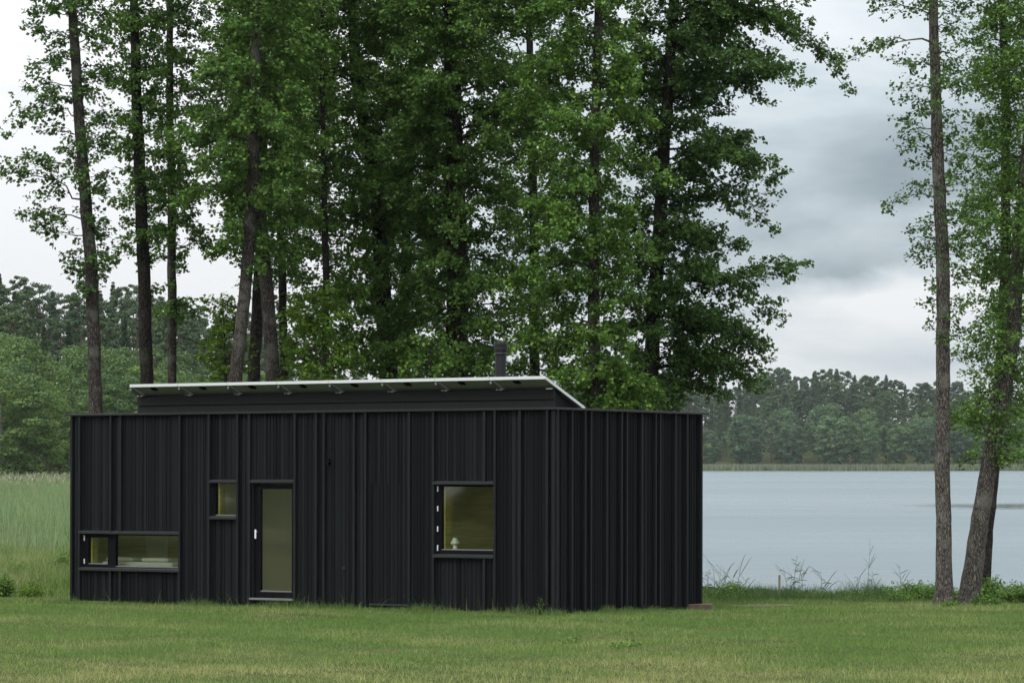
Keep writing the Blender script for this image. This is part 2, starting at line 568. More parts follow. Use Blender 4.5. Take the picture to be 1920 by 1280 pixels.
def height(x, y):
    x = np.asarray(x, float); y = np.asarray(y, float)
    h = -0.10 * smooth(54, 60, y) - 0.25 * smooth(60, 69, y)
    h = h + 0.012 * wob(x, y, 0.9) * smooth(75, 60, y)
    h = h + 0.05 * smooth(0.5, 2.0, wob(x, y, 1.7, 2.0)) * smooth(57, 60, y) * smooth(72, 66, y)
    h = h - 0.10 * smooth(69, 80, y)
    h = h - 0.085 * np.exp(-((x - 3.1) / 0.9) ** 2 - ((y - 55.7) / 1.1) ** 2)
    inlake = smooth(0, 2.5, y - shore_y(x)) * smooth(-0.014, -0.008, x / np.maximum(y, 1)) * smooth(0, 14, 1152 - y)
    h = h * (1 - inlake) + (-2.2) * inlake
    far_r = smooth(1150, 1300, y) * 17 + smooth(1300, 2500, y) * 6
    left = smooth(-0.03, -0.06, x / np.maximum(y, 1)) * (smooth(330, 400, y) * 2.5 + smooth(400, 560, y) * 12)
    return h + np.maximum(far_r, left)


def axis(segs):
    out = [segs[0][0]]
    for a, b, n in segs:
        out += list(np.linspace(a, b, n + 1)[1:])
    return np.array(out)


gx = axis([(-1500, -400, 6), (-400, -60, 24), (-60, -14, 36), (-14, 14, 110), (14, 60, 36), (60, 400, 24), (400, 1500, 6)])
gy = axis([(-400, -40, 8), (-40, 25, 20), (25, 85, 190), (85, 330, 40), (330, 1130, 40), (1130, 1400, 40), (1400, 2600, 8)])
GX, GY = np.meshgrid(gx, gy)
gvtx = np.stack([GX, GY, height(GX, GY)], -1).reshape(-1, 3)
nx, ny = len(gx), len(gy)
ii = (np.arange(ny - 1)[:, None] * nx + np.arange(nx - 1)[None, :]).ravel()
gf = np.stack([ii, ii + 1, ii + nx + 1, ii + nx], -1)
tag(mesh_np('ground', gvtx, gf, M['ground'], smooth=True), 'grassy lawn running down to the lake and up the far hills', 'ground', kind='structure')
wvv = np.array([(-600, 60, LAKE), (1200, 60, LAKE), (1200, 1400, LAKE), (-600, 1400, LAKE)], float)
tag(mesh_np('lake', wvv, [(0, 1, 2, 3)], M['water']), 'calm grey blue lake with fine ripples', 'water', kind='structure')
# trodden strip of earth between lawn and bank
pts_l, pts_r = [], []
for i in range(61):
    x = 3.4 + i * 0.16
    yc = 58.2 + 0.5 * math.sin(x * 0.8) + 0.15 * math.sin(x * 3.1)
    w = 0.45 + 0.22 * math.sin(x * 1.7 + 1) + 0.1 * math.sin(x * 5)
    w *= min(1, i / 6, (60 - i) / 6) + 0.02
    pts_l.append((x, yc - w, float(height(x, yc - w)) + 0.012))
    pts_r.append((x, yc + w, float(height(x, yc + w)) + 0.012))
pv = pts_l + pts_r
tag(mesh_np('path', pv, [(i, i + 1, 61 + i + 1, 61 + i) for i in range(60)], M['path'], smooth=True), 'bare strip of trodden earth behind the lawn', 'path', kind='structure')


# ------------------------------------------------------------------ the cabin
TH = R(34.6)
CX, CY = 0.666, 53.0
TA, TB = 0.0025, -0.0068
cabin = empty('cabin', (CX, CY, 0))
rot = Matrix.Rotation(-TH, 3, 'Z') @ Matrix.Rotation(-TA, 3, 'Y') @ Matrix.Rotation(TB, 3, 'X')
cabin.rotation_euler = rot.to_euler()
tag(cabin, 'long low black ribbed cabin with solar panels and a flue on its roof', 'cabin')
ct, st = math.cos(TH), math.sin(TH)


def fx(px):
    p = px - 960.0
    return -(F * CX - CY * p) / (st * p + F * ct)


def fz(px, py, off=0.0):
    x = fx(px)
    d = CY - x * st + off * ct
    return EYE - (py - HOR) * d / F - TA * x


def sy(px):
    p = px - 960.0
    return (CY * p - F * CX) / (F * st - ct * p)


W, D, H = -fx(134.5), sy(1314.5), 3.235
Z0 = 0.02
print("cabin", W, D, H, fz(134, 1127), fz(134, 775), fz(1040, 1152))
BW = 0.155     # wall thickness


def rect(x0, y0, x1, y1):
    xm = (x0 + x1) / 2
    return (fx(x0), fx(x1), fz(xm, y1), fz(xm, y0))


op_low = rect(155, 999.5, 340, 1064)
op_small = rect(400, 903.5, 447, 966.5)
op_door = rect(476, 903.5, 554.5, 1121)
op_big = rect(818.5, 906.5, 929, 1038.5)
openings = [op_low, op_small, op_door, op_big]
HID = rect(694, 907, 771, 1131)


def boards(length, ops, seed, extra=()):
    """boxes for a wall running along local x from -length to 0, outer face at y=0 (towards -y)"""
    g = random.Random(seed)
    xs = [-length]
    while xs[-1] < -0.05:
        xs.append(xs[-1] + g.choice((0.026, 0.034, 0.034, 0.042, 0.05)))
    xs[-1] = 0.0
    xs = [x for x in xs if all(abs(x - e) > 0.012 for o in ops for e in o[:2]) and all(abs(x - e) > 0.012 for e in extra)]
    xs = sorted(set(xs + [e for o in ops for e in o[:2]] + list(extra) + [-length, 0.0]))
    mb = MB()
    k = 0
    zone, left = 0.0, 0
    for a, b in zip(xs[:-1], xs[1:]):
        if b - a < 1e-4: continue
        if left <= 0:
            zone, left = g.uniform(0, 0.005), g.randint(3, 9)
        left -= 1
        k += 1
        d = (0.012 if k % 2 else 0.004) + zone + g.uniform(0, 0.003)
        mid = (a + b) / 2
        spans = [(Z0, H - 0.02)]
        for o in ops:
            if o[0] < mid < o[1]:
                ns = []
                for s in spans:
                    if o[3] <= s[0] or o[2] >= s[1]: ns.append(s); continue
                    if o[2] > s[0]: ns.append((s[0], o[2]))
                    if o[3] < s[1]: ns.append((o[3], s[1]))
                spans = ns
        for z0, z1 in spans:
            if HID[0] < mid < HID[1] and length > 6 and z1 - z0 > 2:
                mb.box(a, b, -d, BW, z0, HID[2]); mb.box(a, b, -d + 0.003, BW, HID[2] + 0.008, HID[3] - 0.008); mb.box(a, b, 0.004, BW, HID[2], HID[2] + 0.008); mb.box(a, b, 0.004, BW, HID[3] - 0.008, HID[3]); mb.box(a, b, -d, BW, HID[3], z1)
            else:
                mb.box(a, b, -d, BW, z0, z1)
    return mb


front = boards(W, openings, 3, extra=(HID[0], HID[1]))
front.build('front_wall', M['clad'], cabin)
# end wall facing right: same builder, then turned
sb = boards(D - BW - 0.002, [], 9)
sb.v = [(-y, x + D, z) for (x, y, z) in sb.v]
sb.build('end_wall', M['clad'], cabin)
# left end wall and rear wall
lb = boards(D - BW - 0.002, [], 21)
lb.v = [(y - W, -x + BW + 0.002 - 0, z) for (x, y, z) in lb.v]
lb.build('end_wall', M['clad'], cabin)
rear_open = [(-3.35, -0.4, 0.35, 2.45), (-7.6, -4.6, 0.2, 2.7), (-9.6, -8.3, 0.9, 2.4)]
rb = boards(W - 2 * BW - 0.006, [(a + BW, b + BW, c, d) for a, b, c, d in rear_open], 33)
rb.v = [(x - BW - 0.003, D - y, z) for (x, y, z) in rb.v]
rb.build('rear_wall', M['clad'], cabin)
for a, b, c, d in rear_open:
    wf = MB()
    t = 0.06
    y0, y1 = D - 0.11, D - 0.05
    wf.box(a, b, y0, y1, c, c + t).box(a, b, y0, y1, d - t, d).box(a, a + t, y0, y1, c + t, d - t).box(b - t, b, y0, y1, c + t, d - t)
    w_o = wf.build('window', M['frame'], cabin)
    MB().box(a + t, b - t, y0 + 0.02, y0 + 0.03, c + t, d - t).build('pane', M['glass'], w_o)

# battens
zt = H - 0.035
BD, BH = 0.075, 0.022       # depth, half width


def batten_front(px, z0=Z0 - 0.01, z1=zt, hw=BH):
    x = fx(px)
    MB().box(x - hw, x + hw, -BD, -0.001, z0, z1).build('batten', M['batten'], cabin, bevel=0.004)


for px in (138, 340.5, 395.5, 449, 471.5, 556.5, 596.5, 611, 667.5, 689, 771, 816, 931.5, 978.5, 1029.5):
    batten_front(px)
batten_front(152.5)
for px in (211, 229.5):
    batten_front(px, op_low[3] + 0.03, zt)
    batten_front(px, Z0 - 0.01, op_low[2] - 0.03)
batten_front(912, op_big[3] + 0.03, zt)
batten_front(912, Z0 - 0.01, op_big[2] - 0.03)
for px in (1066, 1090.6, 1101.6, 1131, 1159, 1169, 1197, 1223, 1231.5, 1260, 1282, 1309):
    y = sy(px)
    MB().box(0.017, BD, y - BH, y + BH, Z0 - 0.01, zt).build('batten', M['batten'], cabin, bevel=0.004)
MB().box(-0.028, 0.03, -BD + .02, -0.021, Z0 - 0.01, zt).box(0.021, 0.055, -0.0205, 0.03, Z0 - 0.01, zt).build('corner_batten', M['batten'], cabin, bevel=0.004)
# lip along the top of the walls
cp = MB()
ov = 0.095
cp.box(-W - ov, ov, -ov, BW, H - 0.035, H)
cp.box(-BW, ov, BW + 0.002, D + ov, H - 0.0355, H - 0.0005)
cp.box(-W - ov, -W + BW, BW + 0.002, D + ov, H - 0.0355, H - 0.0005)
cp.box(-W + BW + 0.002, -BW - 0.002, D - BW, D + ov, H - 0.0355, H - 0.0005)
cp.build('roof_edge', M['trim'], cabin, bevel=0.004)

# windows and door
def flashing(o, top=True, ext=0.02, name='head_flashing', parent=None, depth=0.09, th=0.045):
    z = o[3] if top else o[2]
    z0, z1 = (z, z + th) if top else (z - th, z)
    return MB().hexa([(o[0] - ext, -depth, z0 - 0.012), (o[1] + ext, -depth, z0 - 0.012), (o[1] + ext, 0.0, z0), (o[0] - ext, 0.0, z0),
                      (o[0] - ext, -depth, z1 - 0.014), (o[1] + ext, -depth, z1 - 0.014), (o[1] + ext, 0.0, z1), (o[0] - ext, 0.0, z1)]).build(name, M['trim'], parent, bevel=0.003)


def ringframe(mb, x0, x1, z0, z1, ix0, ix1, iz0, iz1, y0, y1):
    mb.box(x0, x1, y0, y1, z0, iz0)
    mb.box(x0, x1, y0, y1, iz1, z1)
    mb.box(x0, ix0, y0, y1, iz0, iz1)
    mb.box(ix1, x1, y0, y1, iz0, iz1)


def window(outer, panes, hinges=(), y0=0.0, y1=0.07, hx=None):
    """outer: opening rect; panes: local rects"""
    mb = MB()
    xs = sorted(panes, key=lambda r: r[0])
    for i, p in enumerate(xs):
        a = outer[0] if i == 0 else (xs[i - 1][1] + p[0]) / 2
        b = outer[1] if i == len(xs) - 1 else (p[1] + xs[i + 1][0]) / 2
        ringframe(mb, a, b, outer[2], outer[3], p[0], p[1], p[2], p[3], y0, y1)
    w = mb.build('window', M['frame'], cabin)
    for p in xs:
        MB().box(p[0] - 0.003, p[1] + 0.003, y0 + 0.03, y0 + 0.04, p[2] - 0.003, p[3] + 0.003).build('pane', M['glass'], w)
        MB().box(p[0] + 0.001, p[1] - 0.001, y0 + 0.008, y0 + 0.028, p[2], p[2] + 0.016).build('glazing_bead', M['alu_dark'], w)
    for hp, (hy0, hy1) in hinges:
        MB().box(fx(hp) - 0.008, fx(hp) + 0.008, y0 - 0.018, y0 - 0.001, fz(hp, hy1), fz(hp, hy0)).build('hinge', M['white'], w, bevel=0.003)
    flashing(outer, True, parent=w)
    flashing(outer, False, name='sill', parent=w)
    return w


def prect(x0, y0, x1, y1, off=0.04):
    # pane rectangle as seen through the recess
    def gx_(px):
        p = px - 960.0
        cx, cy = CX + st * off, CY + ct * off
        return -(F * cx - cy * p) / (st * p + F * ct)
    xm = (x0 + x1) / 2
    X = gx_(xm)
    d = CY + ct * off - X * st
    return (gx_(x0), gx_(x1), EYE - (y1 - HOR) * d / F - TA * X, EYE - (y0 - HOR) * d / F - TA * X)


window(op_low, [prect(168, 1007, 204.5, 1057), prect(219, 1003.5, 337.5, 1063)], [(158.5, (1003, 1013)), (158.5, (1047, 1056))])
window(op_small, [prect(406.5, 906, 446, 966)])
window(op_big, [prect(830, 912, 927.5, 1031)], [(821, (911, 921)), (821, (948, 958)), (821, (986, 996)), (821, (1021, 1032))])
# door
dp = prect(490.5, 916.5, 549, 1109)
db = MB()
ringframe(db, op_door[0] + 0.035, op_door[1] - 0.02, op_door[2] + 0.02, op_door[3] - 0.03, dp[0], dp[1], dp[2], dp[3], 0.005, 0.065)
door = db.build('door', M['frame'], cabin, bevel=0.003)
MB().box(dp[0] - .003, dp[1] + .003, 0.035, 0.045, dp[2] - .003, dp[3] + .003).build('pane', M['glass'], door)
MB().box(dp[0] + .001, dp[1] - .001, 0.012, 0.032, dp[2], dp[2] + 0.02).build('glazing_bead', M['alu_dark'], door)
hx = fx(481.5)
MB().box(hx - 0.013, hx + 0.013, -0.05, -0.028, fz(481, 1009), fz(481, 992)).box(hx - 0.007, hx + 0.007, -0.027, 0.004, fz(481, 997), fz(481, 995)).build('handle', M['white'], door, bevel=0.004)
jb = MB()
ringframe(jb, op_door[0], op_door[1], op_door[2], op_door[3], op_door[0] + 0.032, op_door[1] - 0.017, op_door[2] + 0.017, op_door[3] - 0.027, -0.004, 0.09)
jb.build('door_frame', M['frame'], cabin)
flashing(op_door, True, name='door_head', parent=cabin)
MB().box(op_door[0] - 0.01, op_door[1] + 0.015, -0.12, -0.02, op_door[2] - 0.03, op_door[2] + 0.003).build('doorstep', M['alu_dark'], cabin, bevel=0.003)
MB().box(HID[0] + 0.01, HID[1] - 0.01, -0.05, -0.02, HID[2] - 0.035, HID[2] - 0.004).build('doorstep', M['trim'], cabin, bevel=0.003)
# small fixtures on the wall
lx, lz = fx(618.5), fz(618.5, 868)
a_ = MB().lathe([(0.0001, 0), (0.032, 0), (0.034, 0.03), (0.028, 0.075), (0.0001, 0.078)], 0, 0, 18)
a_.v = [(lx + x, -0.015 - z, lz + y) for x, y, z in a_.v]
a_.box(lx - 0.012, lx + 0.012, -0.05, -0.016, lz + 0.03, lz + 0.075)
a_.build('wall_light', M['frame'], cabin)
lx, lz = fx(646), fz(646, 1065)
a_ = MB().lathe([(0.0001, 0), (0.03, 0), (0.03, 0.012), (0.01, 0.014), (0.01, 0.05), (0.0001, 0.05)], 0, 0, 14)
a_.v = [(lx + x, -0.018 - z, lz + y) for x, y, z in a_.v]
a_.build('tap', M['trim'], cabin)

# roof with raised wedge below the solar panels
UW = -fx(260)
SL = math.tan(R(22))
rf = MB()
rf.box(-W + BW + .003, -BW - .003, BW + .003, D - BW - .003, 2.86, 2.95)
wf0, wf1 = 0.03, 1.30
zt0 = 3.53
roof = rf.build('roof', M['roof'], cabin)
wd = MB()
wd.hexa([(-UW, BW + 0.01, 2.951), (-0.03, BW + 0.01, 2.951), (-0.03, wf1, 2.951), (-UW, wf1, 2.951),
         (-UW, BW + 0.01, zt0 - 0.01 - SL * (BW + .01)), (-0.03, BW + .01, zt0 - 0.01 - SL * (BW + .01)), (-0.03, wf1, zt0 - SL * wf1 - 0.01), (-UW, wf1, zt0 - SL * wf1 - 0.01)])
wd.hexa([(-UW, 0.0, H + 0.001), (-0.0, 0.0, H + 0.001), (-0.0, BW + 0.009, H + .001), (-UW, BW + 0.009, H + .001),
         (-UW, 0.0, zt0), (-0.0, 0.0, zt0), (-0.0, BW + .009, zt0 - SL * (BW + .009)), (-UW, BW + .009, zt0 - SL * (BW + .009))])
wd.build('raised_roof', M['clad'], roof)
# two lapped boards on the front of the wedge
zb = fz(650, 752)
MB().hexa([(-UW - .01, -0.035, H + .002), (0.01, -0.035, H + .002), (0.01, -0.001, H + .002), (-UW - .01, -0.001, H + .002),
           (-UW - .01, -0.028, H + 0.115), (0.01, -0.028, H + 0.115), (0.01, -0.001, H + 0.115), (-UW - .01, -0.001, H + 0.115)]).build('fascia_board', M['batten'], roof, bevel=0.003)
MB().hexa([(-UW - .01, -0.052, H + .125), (0.01, -0.052, H + .125), (0.01, -0.001, H + .125), (-UW - .01, -0.001, H + .125),
           (-UW - .01, -0.045, zt0 - 0.005), (0.01, -0.045, zt0 - 0.005), (0.01, -0.001, zt0 - 0.005), (-UW - .01, -0.001, zt0 - 0.005)]).build('fascia_board', M['batten'], roof, bevel=0.003)
# solar panels
PV0, PX0 = -0.35, 0.055
PWD = 8.51 / 8
zf = 3.715


def pz(y):
    return zf - SL * (y - PV0)


for i in range(8):
    x1 = PX0 - i * PWD - 0.004
    x0 = PX0 - (i + 1) * PWD + 0.004
    y0, y1 = PV0, PV0 + 1.13

    def slab(mb, a, b, c, d, t0, t1):
        mb.hexa([(a, c, pz(c) + t0), (b, c, pz(c) + t0), (b, d, pz(d) + t0), (a, d, pz(d) + t0),
                 (a, c, pz(c) + t1), (b, c, pz(c) + t1), (b, d, pz(d) + t1), (a, d, pz(d) + t1)])
    fr = MB()
    T = 0.048
    slab(fr, x0, x1, y0, y0 + 0.012, -T, 0)
    slab(fr, x0, x1, y1 - 0.012, y1, -T, 0)
    slab(fr, x0, x0 + 0.012, y0 + 0.0122, y1 - 0.0122, -T, 0)
    slab(fr, x1 - 0.012, x1, y0 + 0.0122, y1 - 0.0122, -T, 0)
    pan = fr.build('solar_panel', M['alu'], cabin)
    c = MB(); slab(c, x0 + 0.0125, x1 - 0.0125, y0 + 0.0125, y1 - 0.0125, -0.006, -0.002)
    c.build('cells', M['cell'], pan)
    c = MB(); slab(c, x0 + 0.0125, x1 - 0.0125, y0 + 0.0125, y1 - 0.0125, -0.012, -0.0065)
    c.build('backsheet', M['backsheet'], pan)
    xm = x0 + (x1 - x0) * 0.40
    c = MB(); slab(c, xm - 0.05, xm + 0.05, y0 + 0.10, y0 + 0.19, -0.035, -0.0125)
    c.build('junction_box', M['frame'], pan)
    # rail and clamp at the left edge of every panel
    c = MB(); slab(c, x0 - 0.02, x0 + 0.02, y0 + 0.03, y1 - 0.05, -T - 0.045, -T - 0.001)
    c.build('rail', M['alu_dark'], pan)
    c = MB(); c.box(x0 - 0.05, x0 + 0.06, -0.10, -0.053, zt0 - 0.012, zt0 + 0.004)
    c.build('clamp', M['alu'], pan)
c = MB(); c.box(PX0 - 0.16, PX0 - 0.06, -0.10, -0.053, zt0 - 0.012, zt0 + 0.004)
c.build('clamp', M['alu'], pan)

# chimney: stands on the roof behind the panels
chd = 2.0
p_ = 938 - 960.0
# local x of the chimney for local y = chd
cx_ = (p_ * (CY + ct * chd) - F * (CX + st * chd)) / (F * ct + st * p_)
dch = CY + ct * chd - st * cx_
zc = lambda py: EYE - (py - HOR) * dch / F
rr_ = 11.2 * dch / F
MB().lathe([(rr_ * 0.9, 2.95), (rr_ * 0.9, zc(664)), (rr_ * 1.0, zc(663)), (rr_ * 1.0, zc(660)), (rr_ * 0.92, zc(657)), (rr_ * 0.92, zc(655))], cx_, chd, 32).build('chimney', M['chimney'], roof, smooth=False)
cowl = MB().lathe([(rr_ * 0.9, zc(657)), (rr_ * 1.12, zc(656)), (rr_ * 1.16, zc(651)), (rr_ * 1.10, zc(650)), (rr_ * 1.16, zc(649)), (rr_ * 1.16, zc(645.5)), (rr_ * 1.10, zc(645)),
                   (rr_ * 1.15, zc(644)), (rr_ * 1.10, zc(639)), (rr_ * 0.2, zc(637.5)), (0.001, zc(637.5))], cx_, chd, 32)
cowl.build('chimney_cap', M['chimney'], roof, smooth=False)

# interior
flo, cei = 0.12, 2.80
MB().box(-W + BW + .002, -BW - .002, BW + .002, D - BW - .002, 0.04, flo).build('floor', M['floor'], cabin)
MB().box(-W + BW + .002, -BW - .002, BW + .002, D - BW - .002, cei, cei + 0.05).build('ceiling', M['pine'], cabin)


def lining(x0, x1, y, t, ops, mname):
    xs = sorted(set([x0, x1] + [e for o in ops for e in o[:2] if x0 < e < x1]))
    mb = MB()
    for a, b in zip(xs[:-1], xs[1:]):
        mid = (a + b) / 2
        o = [q for q in ops if q[0] < mid < q[1]]
        if o:
            o = o[0]
            if o[2] > flo: mb.box(a, b, y, y + t, flo, o[2])
            if o[3] < cei: mb.box(a, b, y, y + t, o[3], cei)
        else:
            mb.box(a, b, y, y + t, flo, cei)
    mb.build('wall_lining', M[mname], cabin)


lining(-W + BW + .02, -BW - .02, BW + 0.003, 0.015, openings, 'pine')
lining(-W + BW + .02, -BW - .02, D - BW - 0.02, 0.015, rear_open, 'pine')
MB().box(-W + BW + .003, -W + BW + .018, BW + .02, D - BW - .022, flo, cei).build('wall_lining', M['pine'], cabin)
MB().box(-BW - .018, -BW - .003, BW + .02, D - BW - .022, flo, cei).build('wall_lining', M['pine'], cabin)
# window reveals in pine
for o in (op_low, op_big, op_small):
    mb = MB()
    y0, y1 = 0.072, BW + (0.10 if o is op_big else 0.05)
    lw = {id(op_big): fx(830) + 0.0, id(op_low): fx(168), id(op_small): fx(407)}[id(o)]
    mb.box(o[0], lw, y0, y1, o[2] + .0125, o[3] - .0125)
    mb.box(o[0], o[1], y0, y1, o[3] - 0.012, o[3])
    mb.build('window_reveal', M['pine'], cabin)
sill_z = prect(830, 912, 927.5, 1031)[2]
MB().box(op_big[0], op_big[1], 0.072, 0.40, op_big[2], sill_z - 0.004).build('window_seat', M['pine'], cabin)
xd0, xd1 = fx(470), fx(560)
# white partitions
MB().box(-7.80, -7.72, 0.20, 4.1, flo, cei - .001).build('partition', M['plaster'], cabin)
MB().box(-9.75, -9.34, 1.6, 1.7, flo, cei - .001).build('partition', M['plaster'], cabin)
MB().box(-3.60, -3.52, 1.9, D - BW - .03, flo, cei - .001).build('partition', M['pine'], cabin)

# bed behind the low window
bed = empty('bed', cabin.matrix_basis @ Vector((0, 0, 0)))
bed.rotation_euler = cabin.rotation_euler
tag(bed, 'bed with pale linen inside the cabin, seen through the long low window', 'bed')
bz = fz(280, 1052)
MB().box(-9.65, -8.02, 0.25, 2.2, flo + 0.001, bz - 0.22).build('bed_base', M['pine'], bed)
MB().box(-9.63, -8.04, 0.27, 2.18, bz - 0.219, bz - 0.02).build('mattress', M['linen'], bed, bevel=0.04)
for xx in (-9.3, -8.5):
    pm = MB().box(xx - 0.3, xx + 0.3, 0.35, 0.75, bz - 0.015, bz + 0.05)
    pm.build('pillow', M['linen'], bed, bevel=0.045)

# lamp on the window ledge
lamp = empty('table_lamp')
lpx = 853.0
loff = 0.13
p_ = lpx - 960.0
lx = (p_ * (CY + ct * loff) - F * (CX + st * loff)) / (F * ct + st * p_)
ld = CY + ct * loff - st * lx
lamp.location = cabin.matrix_basis @ Vector((lx, loff, sill_z - 0.003))
tag(lamp, 'small white mushroom shaped table lamp standing in the big square window', 'lamp')
u = ld / F
MB().lathe([(0.001, 0), (4.6 * u, 0), (4.6 * u, 0.6 * u), (4.3 * u, 1 * u), (4.3 * u, 12 * u), (4.0 * u, 12.6 * u), (0.001, 12.8 * u)], 0, 0, 28).build('lamp_base', M['lampwhite'], lamp, smooth=True)
MB().lathe([(3.4 * u, 12.0 * u), (8.4 * u, 11.4 * u), (8.6 * u, 12.2 * u), (7.8 * u, 15 * u), (6.2 * u, 18 * u), (4.4 * u, 20.4 * u), (4.1 * u, 22.6 * u), (3.6 * u, 23 * u), (0.001, 23.1 * u)], 0, 0, 28).build('lamp_shade', M['lampwhite'], lamp, smooth=True)

# beam under the far corner
bm_ = MB()
p0 = P(1299, 1147.5, 56.2)
bm_.box(-0.17, 0.24, -0.22, 0.22, 0.0, 0.135)
b_o = bm_.build('timber_beam', M['beam'], bevel=0.006)
b_o.location = (P(1316, 1148, 55.9).x - 0.03, 56.35, P(1316, 1148, 56.13).z)
b_o.rotation_euler = (0, 0, -R(6))
tag(b_o, 'short reddish brown timber beam sticking out under the right end of the cabin', 'beam')
for k, px in enumerate((1245, 1290)):
    yy = sy(px)
    o = MB().box(-0.16, 0.0, -0.09, 0.09, -0.09, 0.085).build('foundation_block', M['concrete'], cabin, bevel=0.008)
    o.location = (-0.02, yy, -0.07)


# ------------------------------------------------------------------ trees
def make_leaves(pos, dirs, size, g, aspect=0.8, up=0.8, jitter=0.75):
    n = len(pos)
    d = dirs + g.normal(0, 0.45, (n, 3))
    d /= np.linalg.norm(d, axis=1)[:, None] + 1e-9
    nrm = np.array([0, 0, up]) + g.normal(0, jitter * 0.6, (n, 3))
    s = np.cross(d, nrm)
    s /= np.linalg.norm(s, axis=1)[:, None] + 1e-9
    nn = np.cross(s, d)
    Ls = (size * g.uniform(0.65, 1.25, n))[:, None]
    w = Ls * aspect
    v = np.empty((n, 4, 3))
    v[:, 0] = pos
    v[:, 1] = pos + d * Ls * 0.5 + s * w * 0.5 + nn * w * 0.12
    v[:, 2] = pos + d * Ls - nn * Ls * 0.12
    v[:, 3] = pos + d * Ls * 0.5 - s * w * 0.5 + nn * w * 0.12
    f = np.arange(n * 4).reshape(n, 4)
    return v.reshape(-1, 3), f


def join(parts):
    vs, fs, ms, b = [], [], [], 0
    for v, f, mi in parts:
        vs.append(v); fs.append(f + b); ms.append(np.full(len(f), mi)); b += len(v)
    return np.concatenate(vs), np.concatenate(fs), np.concatenate(ms)


